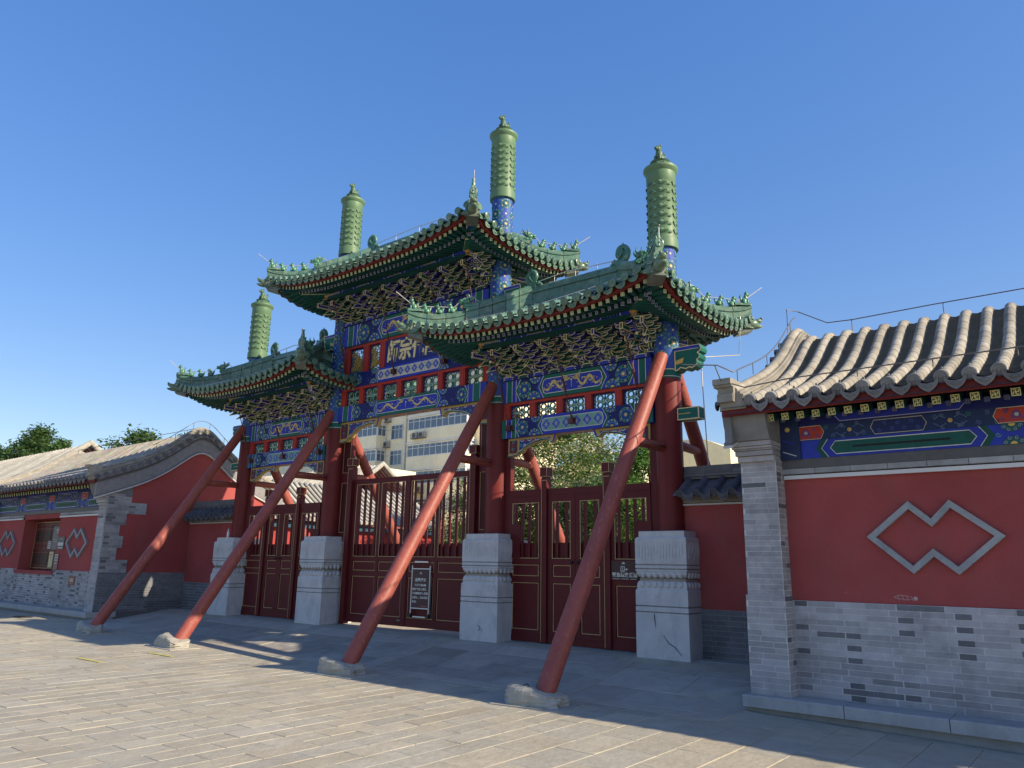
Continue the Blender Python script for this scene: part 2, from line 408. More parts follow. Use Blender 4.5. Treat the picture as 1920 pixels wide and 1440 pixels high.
# ------------------------------------------------------------------ ground
ZG = .307
def gz(x, y):
    z = 0.
    if y > -2.3:
        t = min(1, (y+2.3)/1.85); k = 1.
        if x > 7.0 and y < -1.5: k = max(0., min(1., (7.7-x)/.7))
        z = ZG*t**1.25*k
        if x > 7.7 and y < -1: z = 0
    if x < -5 and y <= -1:
        z = max(z, .11*min(1, (-5-x)/3.5)*max(0, min(1, (y+7)/4)))
    if x > 7.7 and y < 0: z -= .02*min(6, x-7.7)
    return z
def grid(xs, ys, dz, c):
    mb = MB(); nx = len(xs)
    mb.add([(x, y, gz(x, y)+dz) for y in ys for x in xs],
           [[j*nx+i, j*nx+i+1, (j+1)*nx+i+1, (j+1)*nx+i] for j in range(len(ys)-1) for i in range(nx-1)], c, True)
    return mb
xs = [-900, -300, -100, -50, -30, -22] + [-18+.35*i for i in range(103)] + [22, 30, 60, 150, 500, 900]
ys = [-700, -200, -60, -30, -18, -14] + [-12+.25*i for i in range(53)] + [1.5, 2.5, 4, 8, 20, 60, 200, 900]
ground = put('ground', grid(xs, ys, -.009, (.405, .372, .30)), GROUND, kind='structure')
def slab_geo(mb, x0, x1, y0, y1, c, dz=0., tilt=0.):
    g = .0028; x0 += g; x1 -= g; y0 += g; y1 -= g
    q = [(x0, y0), (x1, y0), (x1, y1), (x0, y1)]
    top = [V((x, y, gz(x, y)+dz+random.uniform(-1, 1)*.0022)) for x, y in q]; bot = [p-V((0, 0, .05)) for p in top]
    b = .006; ctr = sum(top, V())/4
    tin = [p+(ctr-p).normalized()*b*1.4 for p in top]; top2 = [p-V((0, 0, b*.6)) for p in top]
    mb.add(tin+top2+bot, [[0, 1, 2, 3], [4, 5, 1, 0], [5, 6, 2, 1], [6, 7, 3, 2], [7, 4, 0, 3],
                          [8, 9, 5, 4], [9, 10, 6, 5], [10, 11, 7, 6], [11, 8, 4, 7]], c)
def in_view(x, y, z=0., m=.06):
    d = V((x, y, z))-CAM; k = d.dot(fw)
    if k < .2: return False
    a, b = d.dot(r2)/k*1406/1920, d.dot(u2)/k*1406/1920
    return abs(a) < .5+m and abs(b) < .375+m
slabs = []
xx = -17.; row = 0
PC = [(.385, .355, .28), (.375, .35, .28), (.37, .35, .285), (.39, .355, .275), (.38, .35, .278), (.365, .345, .285), (.40, .365, .28)]
while xx < 16:
    wd = .275 if xx < 6.6 else .42
    ln = .60 if xx < 6.6 else .72
    yy = -13+(row*ln*.5) % ln-ln*(row % 2)*.0
    yend = -2.62 if xx < 7.7 else -1.86
    while yy < yend-.02:
        y1 = min(yy+ln, yend)
        if y1-yy > .05: slabs.append((xx, min(xx+wd, 99), yy, y1))
        yy += ln
    xx += wd; row += 1
slabs = [s for s in slabs if s[0] < 15 and s[1] > -16.5]
def sdist(s): return (V(((s[0]+s[1])/2, (s[2]+s[3])/2, 0))-CAM).length + (0 if in_view((s[0]+s[1])/2, (s[2]+s[3])/2, 0, .03) else 500)
slabs.sort(key=sdist)
rest = MB()
for i, s in enumerate(slabs):
    c = random.choice(PC); k = random.uniform(.92, 1.06); c = tuple(a*k for a in c)
    if i < 290:
        mb = MB(); slab_geo(mb, *s, c); put('paving_slab', mb, PAVE, ground)
    else: slab_geo(rest, *s, c)
put('paving_slabs', rest, PAVE, ground, kind='stuff')
# border course along the foot of the apron, apron slabs with chiselled centre
def course(y0, y1, x0, x1, ln, c, mt, name, dz=0., jit=.0):
    x = x0
    while x < x1-.05:
        q = min(x+ln*random.uniform(1-jit, 1+jit), x1)
        if x1-q < .2: q = x1
        mb = MB(); k = random.uniform(.88, 1.1); slab_geo(mb, x, q, y0, y1, tuple(a*k for a in c), dz); put(name, mb, mt, ground); x = q
course(-2.62, -2.30, -9.0, 7.68, 1.1, (.42, .385, .32), PAVE, 'border_slab', .002, .25)
for (a, b, chis) in ((-8.4, -5.9, 0), (-5.9, -5.45, 2), (-5.45, -1.95, 1), (-1.95, -1.6, 2), (-1.6, 1.55, 1), (1.55, 1.9, 2), (1.9, 5.25, 1), (5.25, 5.62, 2), (5.62, 7.68, 0)):
    if chis == 2:
        for y0, y1 in ((-2.3, -1.5), (-1.5, -.75), (-.75, .05)):
            mb = MB(); slab_geo(mb, a, b, y0, y1, (.37, .345, .30), .004); put('strip_slab', mb, PAVE, ground)
    elif chis:
        for j, (y0, y1) in enumerate(((-2.3, -1.86), (-1.86, -1.42), (-1.42, -.98))):
            course(y0, y1, a, b, .80, (.37, .35, .31), CHIS, 'chiselled_slab', .002, .12)
        course(-.98, -.60, a, b, 1.2, (.40, .37, .33), PAVE, 'sill_slab', .003, .1)
        course(-.60, .05, a, b, 1.3, (.38, .36, .33), PAVE, 'sill_slab', .003, .1)
    else:
        for j, (y0, y1) in enumerate(((-2.3, -1.72), (-1.72, -1.0), (-1.0, -.3), (-.3, .4))):
            course(y0, y1, a, b, .95, (.40, .375, .33), PAVE, 'apron_slab', .002, .3)
for (x, y, a) in ((-1.7, -5.03, 0), (-1.66, -3.91, 0)):
    mb = MB(); mb.box((-.38, -.035, 0), (.38, .035, .003), (.5, .45, .12), T((x, y, gz(x, y)+.006)) @ RZ(.02)); put('road_mark', mb, PLAIN, ground)
mb = MB()                                                # drain grate near the left hall
mb.box((-.30, -.14, 0), (.30, .14, .008), (.09, .085, .08), T((-10.3, -3.05, gz(-10.3, -3.05)+.008)))
for k in range(9): mb.box((-.27+k*.063, -.11, .008), (-.245+k*.063, .11, .012), (.03, .03, .03), T((-10.3, -3.05, gz(-10.3, -3.05)+.008)))
put('drain_grate', mb, METAL, label='dark drain grate set in the paving in front of the left hall', cat='grate')

# ------------------------------------------------------------------ archway
arch = thing('archway', 'tall painted timber memorial archway with green tiled roofs and four round pillars', 'archway', (0, 0, ZG))
CX = (-5.922, -2.393, 2.393, 5.922)
# green sleeve with cloud reliefs (shared data), seated beast on top
def sleeve_mesh(z0, z1):
    mb = MB(); r = .243; S = GSL
    mb.lathe([(r+.012, z0), (r+.014, z0+.015), (r+.012, z0+.16), (r-.004, z0+.175), (r-.004, z1-.28), (r+.006, z1-.265), (r+.006, z1-.10), (r+.046, z1-.05), (r+.052, z1-.035), (r+.050, z1), (.10, z1+.012)], (0, 0, 0), S, 32)
    rows = 7
    for j in range(rows):
        z = z0+.27+(z1-z0-.62)*j/(rows-1)
        for k in range(6):
            a = 2*math.pi*(k+.15)/6
            Mx = RZ(a) @ T((r-.006, 0, z))
            for (dy, dz, ry, rz, rx) in ((0, 0, .098, .046, .016), (.068, -.02, .055, .028, .012), (-.062, .028, .048, .030, .012), (-.01, .058, .02, .015, .010)):
                mb.blob((-.004, dy, dz), (rx, ry, rz), S, 9, 5, Mx)
            pts = [Mx @ V((.012+.003*i/10, .05*(1-.8*i/11)*math.cos(i*.95), .025*(1-.8*i/11)*math.sin(i*.95))) for i in range(12)]
            mb.tube(pts, .0045, tuple(x*.8 for x in S), 4)
    return mb.mesh('pillar_sleeve')
def beast_mesh(c, lotus=True, s=1.):
    mb = MB()
    if lotus:
        mb.lathe([(.165*s, 0), (.175*s, .03*s), (.15*s, .06*s), (.13*s, .085*s), (.15*s, .11*s), (.0001, .115*s)], (0, 0, 0), c, 14)
        for k in range(10):
            a = k*math.pi/5; mb.blob((.15*s*math.cos(a), .15*s*math.sin(a), .035*s), (.035*s, .035*s, .03*s), c, 6, 4)
    b = .11*s if lotus else 0
    for ctr, rr in (((0, .02, .07), (.065, .085, .075)), ((0, -.02, .13), (.055, .055, .09)), ((0, -.045, .215), (.045, .052, .05)), ((0, -.095, .205), (.028, .03, .026)),
                    ((.038, -.03, .255), (.013, .018, .022)), ((-.038, -.03, .255), (.013, .018, .022)), ((.04, -.065, .055), (.02, .022, .06)), ((-.04, -.065, .055), (.02, .022, .06)),
                    ((.06, .03, .03), (.03, .06, .03)), ((-.06, .03, .03), (.03, .06, .03)), ((0, .10, .11), (.02, .03, .06))):
        mb.blob([x*s+(b if i == 2 else 0) for i, x in enumerate(ctr)], [x*s for x in rr], c, 8, 5)
    mb.tube([(0, .08*s, b+.1*s), (0, .13*s, b+.16*s), (0, .10*s, b+.21*s)], [.02*s, .02*s, .006*s], c, 6)
    return mb.mesh('seated_beast')
SLV = {0: sleeve_mesh(6.73, 8.228), 1: sleeve_mesh(8.73, 10.204)}
LION = beast_mesh((.075, .14, .08), True, 1.18)
def column_art(mb_fn, z0, z1, A):
    r = .2065
    fn = A.fn
    for k in range(6):
        t = k*math.pi/3
        zc = z0+.22+(.22 if k % 2 else 0); j = 0
        while zc < z1-.08:
            u = t*r
            A.rosette(u, zc, .106, 1, (BLUE, DGREEN) if j % 2 else (DBLUE, GREEN))
            A.poly([(u-.03, zc+.22-.09), (u, zc+.22-.02), (u+.03, zc+.22-.09), (u+.012, zc+.22-.11), (u-.012, zc+.22-.11)], BLUE, 1)
            A.poly([(u-.03, zc+.22+.09), (u, zc+.22+.02), (u+.03, zc+.22+.09), (u+.012, zc+.22+.11), (u-.012, zc+.22+.11)], BLUE, 1)
            A.poly([(u-.085, zc+.22), (u-.05, zc+.25), (u-.012, zc+.22), (u-.05, zc+.19)], (.04, .08, .42), 1)
            A.poly([(u+.085, zc+.22), (u+.05, zc+.25), (u+.012, zc+.22), (u+.05, zc+.19)], (.04, .08, .42), 1)
            A.disc(u, zc+.22, .018, LGOLD, 2, 6)
            for sx in (-1, 1):
                for sz in (-1, 1): A.spiral(u+sx*.08, zc+.22+sz*.075, .028, .007, TEAL, 2, 1.2, k, sx, 8)
            zc += .44; j += 1
columns = []
for i, x in enumerate(CX):
    inner = i in (1, 2); ztop = 8.75 if inner else 6.75
    mb = MB(); r = .208
    mb.lathe([(r, ZG), (r, 4.50)], (x, 0, 0), COLC, 32)
    column = put('pillar', mb, LACQ, arch); columns.append(column)
    pb = MB()
    pb.lathe([(r+.004, 4.50), (r+.005, 4.522, WHITE), (r+.005, 4.53), (r+.014, 4.60), (r+.005, 4.63, LGOLD), (r+.003, 4.645)], (x, 0, 0), GREEN, 32)
    put('pillar_ring', pb, PAINT, column)
    A = Art(lambda u, v, l, x=x: V((x+(.206+l)*math.cos(u/.2065-math.pi/2), (.206+l)*math.sin(u/.2065-math.pi/2), v)))
    A.lathe([(.206, 4.63), (.206, ztop)], (x, 0, 0), (.035, .085, .32), 32)
    column_art(None, 4.63, ztop, A)
    put('painted_shaft', A, PAINT, column)
    put('pillar_sleeve', SLV[1 if inner else 0], SLEEVE, column, T((x, 0, 0)))
    put('seated_beast', LION, SLEEVE, column, T((x, 0, 10.21 if inner else 8.235)) @ RZ(-.12 if x > 0 else .1))

# stone clamp blocks round the pillar feet
def stone_mesh():
    mb = MB()
    lv = [(.05, .425), (.925, .425), (.930, .415), (.942, .415), (.947, .424), (1.008, .424), (1.013, .413), (1.026, .413), (1.031, .423), (1.235, .422), (1.25, .415), (1.262, .405),
          (1.272, .40), (1.30, .405), (1.34, .40), (1.372, .385), (1.385, .372), (1.41, .368), (1.425, .374), (1.44, .388), (1.475, .403), (1.51, .408), (1.518, .418), (1.54, .42), (1.546, .41), (1.558, .41),
          (1.565, .42), (1.60, .421), (1.605, .414), (1.62, .414), (1.63, .419), (1.985, .42), (2.017, .40), (2.018, .378), (2.10, .376), (2.106, .37)]
    vs = [V((sx*h, sy*h, z)) for z, h in lv for sx, sy in ((-1, -1), (1, -1), (1, 1), (-1, 1))]
    fs = [[4*i+k, 4*i+(k+1) % 4, 4*i+4+(k+1) % 4, 4*i+4+k] for i in range(len(lv)-1) for k in range(4)]
    gr = {2, 6, 17, 18, 24, 28}
    cs = [((.20, .195, .18) if i in gr else (.40, .375, .32) if i in (15, 16, 19) else STN) for i in range(len(lv)-1) for k in range(4)]
    mb.add(vs, fs+[[len(vs)-4, len(vs)-3, len(vs)-2, len(vs)-1]], cs+[STN])
    return mb
def petals_mesh(zc, n, down):
    mb = MB()
    for f in range(4):
        Mf = RZ(f*math.pi/2)
        for k in range(n):
            u = -.36+.72*(k+.5)/n
            mb.blob((u, -.392, zc), (.044, .034, .050), STN, 8, 5, Mf)
            mb.blob((u, -.405, zc-(.012 if down else -.012)), (.026, .016, .030), tuple(a*.93 for a in STN), 7, 4, Mf)
    return mb.mesh('lotus_petals')
PET1, PET2 = petals_mesh(1.468, 7, False), petals_mesh(1.322, 7, True)
bead = MB()
for f in range(4):
    for k in range(26): bead.blob((-.36+.72*(k+.5)/26, -.368, 1.396), (.013, .013, .013), (.36, .33, .27), 6, 4, RZ(f*math.pi/2))
bead = bead.mesh('bead_row')
carve = MB()                                             # worn vertical grooves on the upper faces
rr = random.Random(3)
for f in range(4):
    for k in range(15):
        u = -.38+.76*(k+.5)/15; z0 = 1.66+rr.random()*.08
        carve.tube([(u, -.418, z0), (u+.01*rr.uniform(-1, 1), -.420, 1.82), (u, -.418, 1.95-rr.random()*.05)], [.006, .011, .005], tuple(a*rr.uniform(.8, .98) for a in STN), 5) if f == 0 else None
        if f:
            mb2 = MB(); mb2.tube([(u, -.418, z0), (u, -.420, 1.82), (u, -.418, 1.95)], [.006, .011, .005], STN, 5)
            carve.add([RZ(f*math.pi/2) @ V(p) for p in mb2.v], mb2.f, STN, True)
carve = carve.mesh('worn_carving')
STM = stone_mesh().mesh('stone_base')
for i, x in enumerate(CX):
    M = T((x, 0, 0)) @ RZ(math.pi/2*(i % 4))
    st = put('stone_base', STM, STONE, arch, M)
    INV[st] = M.inverted()
    for nm, me in (('lotus_petals', PET1), ('lotus_petals', PET2), ('bead_row', bead), ('worn_carving', carve)): put(nm, me, STONE, st, M)
    if i >= 2:
        cr = MB(); rr = random.Random(i)
        pts = [(x+.02, -.4265, .62), (x+.10, -.4265, .52), (x+.2, -.4265, .47), (x+.30, -.4265, .36)] if i == 3 else [(x-.02, -.4265, .55), (x+.05, -.4265, .53), (x+.02, -.4265, .47), (x+.10, -.4265, .5), (x+.09, -.4265, .44)]
        cr.tube(pts, [.004, .007, .007, .004, .003][:len(pts)], (.07, .07, .08), 5)
        if i == 3: cr.tube([(x-.12, -.4265, .92), (x-.115, -.4265, .86), (x-.10, -.4265, .72)], [.006, .009, .003], (.10, .10, .11), 5)
        put('crack', cr, STONE, st)

# beams ------------------------------------------------------------
YB = .125
def beam(x0, x1, z0, z1, yb, bord, fill, other, content, name='beam', under=True):
    mb = MB(); mb.box((x0, -yb, z0), (x1, yb, z1), bord)
    b = put(name, mb, PAINT, arch)
    A = Art(plane_fn((x0, -yb, z0), (1, 0, 0), (0, 0, 1), (0, -1, 0)))
    beam_art(A, x1-x0, z1-z0, bord, fill, other, content); put('painted_face', A, PAINT, b)
    A = Art(plane_fn((x1, yb, z0), (-1, 0, 0), (0, 0, 1), (0, 1, 0)))
    beam_art(A, x1-x0, z1-z0, bord, fill, other, content); put('painted_face', A, PAINT, b)
    if under:                                            # painted soffit
        A = Art(plane_fn((x0, -yb, z0), (1, 0, 0), (0, 1, 0), (0, 0, -1)))
        A.rect(.9, .02, x1-x0-.9, 2*yb-.02, (.34, .2, .16), 1)
        for k in range(int((x1-x0-1.9)/.07)): A.line([(.95+k*.07, .04+.1*(k % 2)), (1.0+k*.07, .12), (.97+k*.07, .21)], .014, random.choice([RED, BLUE, WHITE, GREEN]), 2)
        put('painted_soffit', A, PAINT, b)
    return b
def flower_panel(w, h, style=0):
    # openwork panel: rings in four quarters tied by a knot; local x right, z up, centred
    mb = MB(); c1 = (.02, .15, .13) if style == 0 else (.03, .10, .12); c2 = (.30, .48, .40)
    f = .022
    for a, b in (((-w/2, -.018, -h/2), (w/2, .018, -h/2+f)), ((-w/2, -.018, h/2-f), (w/2, .018, h/2)), ((-w/2, -.018, -h/2+f), (-w/2+f, .018, h/2-f)), ((w/2-f, -.018, -h/2+f), (w/2, .018, h/2-f))):
        mb.box(a, b, DBLUE)
    qx, qz = w*.215, h*.215; R0 = min(w, h)*.185
    def ringg(cx, cz, rx, rz, th, c, y=0., n=16, a0=0):
        pts = [(cx+rx*math.cos(a0+2*math.pi*k/n), y, cz+rz*math.sin(a0+2*math.pi*k/n)) for k in range(n+1)]
        mb.tube(pts, th, c, 6, caps=False)
    for sx in (-1, 1):
        for sz in (-1, 1):
            ringg(sx*qx, sz*qz, R0*1.05, R0, .017, c1); ringg(sx*qx, sz*qz, R0*1.04, R0*.99, .006, c2, -.016)
            ringg(sx*w*.43, sz*h*.43, w*.055, h*.055, .012, c1, 0, 8)
            mb.tube([(sx*w*.03, 0, sz*h*.02), (sx*w*.16, 0, sz*h*.045), (sx*w*.30, 0, sz*h*.02)], .010, c1, 5)
            mb.tube([(sx*w*.02, 0, sz*h*.03), (sx*w*.04, 0, sz*h*.16), (sx*w*.01, 0, sz*h*.32)], .010, c1, 5)
            mb.tube([(sx*w*.48, 0, sz*h*.18), (sx*w*.42, -.005, sz*h*.23), (sx*w*.48, 0, sz*h*.28)], .009, c2, 5)
            mb.tube([(sx*w*.18, 0, sz*h*.48), (sx*w*.23, -.005, sz*h*.42), (sx*w*.28, 0, sz*h*.48)], .009, c2, 5)
    for a in (-.32, 0, .32): ringg(a*w*.36, 0, w*.062, h*.075, .010, c2, -.01, 10)
    for s in (-1, 1):
        mb.tube([(s*w*.14, -.008, 0), (s*w*.26, -.012, s*h*.03), (s*w*.36, -.006, -s*h*.03), (s*w*.47, 0, 0)], .013, c2, 6)
        mb.tube([(0, 0, s*h*.06), (0, 0, s*h*.48)], .011, c1, 5)
    return mb.mesh('openwork_panel')
def scroll_panel(w, h):
    mb = MB(); rr = random.Random(5); c1 = (.40, .29, .08); c2 = (.05, .18, .14)
    f = .025
    for a, b in (((-w/2, -.018, -h/2), (w/2, .018, -h/2+f)), ((-w/2, -.018, h/2-f), (w/2, .018, h/2)), ((-w/2, -.018, -h/2+f), (-w/2+f, .018, h/2-f)), ((w/2-f, -.018, -h/2+f), (w/2, .018, h/2-f))):
        mb.box(a, b, DBLUE)
    for j in range(8):
        for i in range(5):
            cx = -w*.38+w*.19*i+rr.uniform(-.02, .02); cz = -h*.42+h*.12*j+rr.uniform(-.02, .02)
            a0 = rr.uniform(0, 6); d = rr.choice((-1, 1)); r0 = rr.uniform(.045, .065)
            mb.tube([(cx+r0*(1-k/12)*math.cos(a0+d*k*.7), rr.uniform(-.008, .008), cz+r0*(1-k/12)*math.sin(a0+d*k*.7)) for k in range(10)], .013, c1 if (0 < i < 4 and 0 < j < 7) or rr.random() < .2 else c2, 5)
    mb.tube([(-w*.2, -.02, h*.32), (w*.1, -.03, h*.2), (-w*.12, -.03, 0), (w*.15, -.03, -h*.15), (0, -.02, -h*.34)], [.012, .026, .03, .026, .012], c1, 7)
    return mb.mesh('carved_scroll_panel')
def lattice_row(x0, x1, z0, z1, n, me_fn=flower_panel):
    rail = .045; pw = .13; y0, y1 = -.085, .085
    p = (x1-x0-pw)/n
    for a, b in ((z1-rail, z1),):
        mb = MB(); mb.box((x0, y0, a), (x1, y1, b), RED); put('panel_rail', mb, PAINT, arch)
    me = None
    for k in range(n+1):
        mb = MB(); xc = x0+pw/2+k*p
        mb.box((xc-pw/2, y0, z0), (xc+pw/2, y1, z1-rail), RED)
        for s in (-1, 1): mb.box((xc+s*.030-.008, y0-.006, z0+.003), (xc+s*.030+.008, y0, z1-rail-.003), (.36, .035, .027))
        put('panel_post', mb, PAINT, arch)
        if k < n:
            me = me or me_fn(p-pw-.004, z1-rail-z0-.004)
            put('openwork_panel', me, PAINT, arch, T((xc+p/2, 0, (z0+z1-rail)/2)))
XI = 2.393-.20
beam(-XI, XI, 4.625, 4.975, YB, GREEN, BLUE, BLUE, 'dragon')
lattice_row(-XI, XI, 4.975, 5.39, 7)
beam(-XI, XI, 5.39, 5.70, YB, BLUE, (.55, .52, .42), GREEN, 'diamond', under=False)
beam(-XI, XI, 6.375, 6.87, YB, GREEN, BLUE, BLUE, 'dragon', under=False)
# inscription row
pz0, pz1 = 5.70, 6.375
for xa, xb in ((-XI, -XI+.16), (-1.53, -1.37), (-.97, -.81), (.81, .97), (1.37, 1.53), (XI-.16, XI)):
    mb = MB(); mb.box((xa, -.085, pz0), (xb, .085, pz1-.05), RED)
    for s in (-1, 1): mb.box(((xa+xb)/2+s*.034-.009, -.091, pz0+.003), ((xa+xb)/2+s*.034+.009, -.085, pz1-.053), (.36, .035, .027))
    put('panel_post', mb, PAINT, arch)
mb = MB(); mb.box((-XI, -.085, pz1-.05), (XI, .085, pz1), RED); put('panel_rail', mb, PAINT, arch)
sp = None
for xa, xb in ((-XI+.16, -1.53), (-1.37, -.97), (.97, 1.37), (1.53, XI-.16)):
    me = scroll_panel(xb-xa-.004, pz1-.05-pz0-.004); put('carved_scroll_panel', me, PAINT, arch, T(((xa+xb)/2, 0, (pz0+pz1-.05)/2)))
mb = MB(); mb.box((-.81, -.045, pz0+.003), (.81, .04, pz1-.053), (.022, .035, .21))
for a, b in (((-.81, -.06, pz0+.003), (.81, -.045, pz0+.03)), ((-.81, -.06, pz1-.08), (.81, -.045, pz1-.053)), ((-.81, -.06, pz0+.03), (-.785, -.045, pz1-.08)), ((.785, -.06, pz0+.03), (.81, -.045, pz1-.08))):
    mb.box(a, b, (.03, .05, .30))
plaque = put('name_board', mb, PAINT, arch)
for ch, cx in zip('師宗代萬', (-.575, -.195, .195, .575)):
    me = text_mesh(ch, .43, (.78, .66, .34), .008, .013, shear=.12)
    M = facing(cx, -.055, (pz0+pz1-.05)/2+.005) @ MX.Diagonal((.88, 1.18, 1, 1))
    o = put('gilt_character', me, PAINT, plaque, M)
# side bays
for s in (-1, 1):
    a, b = s*2.60, s*5.715; x0, x1 = min(a, b), max(a, b)
    beam(x0, x1, 3.825, 4.165, YB, BLUE, (.17, .36, .31), GREEN, 'diamond2')
    lattice_row(x0, x1, 4.165, 4.485, 5)
    beam(x0, x1, 4.485, 4.895, YB, GREEN, BLUE, BLUE, 'dragon', under=False)
# architrave plates with cloud heads under the brackets
def plate(x0, x1, z0, z1):
    mb = MB(); mb.box((x0, -.17, z0), (x1, .17, z1), DBLUE)
    o = put('architrave_plate', mb, PAINT, arch)
    A = Art(plane_fn((x0, -.17, z0), (1, 0, 0), (0, 0, 1), (0, -1, 0))); L = x1-x0; h = z1-z0
    n = int(L/.34); d = L/n
    for k in range(n):
        u = d*(k+.5)
        A.poly([(u-d*.34, h*.1), (u+d*.34, h*.1), (u+d*.24, h*.4), (u+d*.36, h*.62), (u+d*.16, h*.9), (u-d*.16, h*.9), (u-d*.36, h*.62), (u-d*.24, h*.4)], DGREEN if k % 2 else BLUE, 2)
        A.line([(u-d*.34, h*.1), (u-d*.24, h*.4), (u-d*.36, h*.62), (u-d*.16, h*.9), (u+d*.16, h*.9), (u+d*.36, h*.62), (u+d*.24, h*.4), (u+d*.34, h*.1)], .010, LGOLD, 3)
    put('painted_face', A, PAINT, o)
plate(-XI, XI, 6.87, 6.945)
for s in (-1, 1): plate(min(s*2.60, s*5.715), max(s*2.60, s*5.715), 4.895, 4.970)
# carved brackets below the beams (spandrels)
def spandrel(x, z, dirx, L, Hh):
    pr = [(0, 0), (L, 0), (L-.05, -.15), (L-.10, -.17), (L-.16, -.10), (L-.28, -.095), (L*.52, -.14), (L*.40, -.20), (L*.34, -.24), (L*.30, -.31), (L*.22, -.33), (L*.18, -.38), (0, -.40)]
    pr = [(a, b*Hh/.40) for a, b in pr]
    mb = MB(); o = (x, -.05, z); u = (dirx, 0, 0)
    mb.prism(pr, o, u, (0, 0, 1), (0, 1, 0), 0, .10, (.42, .28, .09))
    b = put('carved_spandrel', mb, PAINT, arch)
    A = Art(plane_fn((x, -.05, z), u, (0, 0, 1), (0, -1, 0)))
    inn = inset_poly(pr, .035)
    A.poly(inset_poly(pr, .006), (.45, .31, .10), 1)
    k = .22*L
    A.poly([(.03, -.04), (k-.03, -.04), (k-.02, -.07), (k-.02, -Hh*.72), (k-.05, -Hh*.8), (.03, -Hh*.8)], (.10, .03, .05), 2)
    A.poly([(k+.03, -.04), (L-.10, -.04), (L-.13, -.075), (L-.28, -.07), (L*.50, -.115*Hh/.4), (L*.38, -.17*Hh/.4), (L*.31, -.24*Hh/.4), (k+.02, -.27*Hh/.4)], (.03, .05, .22), 2)
    rr = random.Random(int(x*100)+9)
    for j in range(7):
        A.spiral(k+.07+j*(L-k-.25)/7, -.065-(.075 if j < 3 else .0)-rr.random()*.02, .032, .010, rr.choice([TEAL, RED, WHITE, TEAL]), 3, 1.3, rr.uniform(0, 6), rr.choice((-1, 1)), 9)
        A.line([(k+.05+j*(L-k-.25)/7, -.05), (k+.09+j*(L-k-.25)/7, -.075), (k+.13+j*(L-k-.25)/7, -.055)], .012, RED if j % 2 else WHITE, 3)
    for j in range(4): A.spiral(k*.5, -.075-j*Hh*.18, .035, .010, RED if j % 2 else TEAL, 3, 1.2, j, 1, 8)
    low = pr[2:]; A.line([(a, b+.012) for a, b in low], .022, GREEN, 3); A.line([(a, b+.026) for a, b in low], .006, WHITE, 4)
    A.line([(L, 0), (L-.05, -.15*Hh/.4)], .03, BLUE, 4)
    put('painted_face', A, PAINT, b)
spandrel(-XI, 4.625, 1, 1.28, .46); spandrel(XI, 4.625, -1, 1.28, .46)
for s in (-1, 1):
    spandrel(min(s*2.60, s*5.715)+.10, 3.825, 1, 1.06, .34); spandrel(max(s*2.60, s*5.715)-.10, 3.825, -1, 1.06, .34)
# beam ends projecting beyond the outer pillars, and inner cloud heads
def cloud_head(x, z0, z1, d, L=.46):
    H = z1-z0
    pr = [(0, 0), (L*.10, .0), (L*.22, H*.10), (L*.42, H*.02), (L*.55, H*.08), (L*.62, H*.02), (L*.78, H*.10), (L*.86, H*.22), (L*.84, H*.34), (L*.92, H*.42), (L*.95, H*.54), (L*.88, H*.64), (L*.97, H*.70), (L, H*.82), (L*.96, H*.97), (L*.94, H), (0, H)]
    mb = MB(); mb.prism(pr, (x, 0, z0), (d, 0, 0), (0, 0, 1), (0, -1, 0), -.11, .11, GREEN, LGOLD, .016)
    A = Art(plane_fn((x, -.11, z0), (d, 0, 0), (0, 0, 1), (0, -1, 0)))
    A.poly([(.02, H*.42), (L*.36, H*.52), (L*.30, H*.30), (.02, H*.26)], GOLD, 2)
    A.poly([(.0, H*.84), (L*.9, H*.84), (L*.9, H*.97), (0, H*.97)], BLUE, 2); A.line([(0, H*.83), (L*.9, H*.83)], .008, LGOLD, 3)
    o = put('cloud_beam_end', mb, PAINT, arch); put('painted_face', A, PAINT, o)
def box_head(x, z0, z1, d, L=.36):
    mb = MB(); mb.prism([(0, 0), (L, 0), (L, z1-z0), (0, z1-z0)], (x, 0, z0), (d, 0, 0), (0, 0, 1), (0, -1, 0), -.10, .10, GREEN, LGOLD, .014, True)
    mb.prism([(-.10, 0), (.10, 0), (.10, z1-z0), (-.10, z1-z0)], (x+d*L, 0, z0), (0, d, 0), (0, 0, 1), (d, 0, 0), .0, .003, GREEN, LGOLD, .014)
    A = Art(plane_fn((x, -.10, z0), (d, 0, 0), (0, 0, 1), (0, -1, 0))); A.line([(.0, (z1-z0)*.5), (L*.62, (z1-z0)*.5)], .012, GOLD, 2)
    o = put('beam_end', mb, PAINT, arch); put('painted_face', A, PAINT, o)
for s in (-1, 1):
    cloud_head(s*(5.922+.19), 4.60, 4.985, s); box_head(s*(5.922+.20), 3.81, 4.0, s)
    cloud_head(s*(2.393+.19), 6.40, 6.80, s, .40)

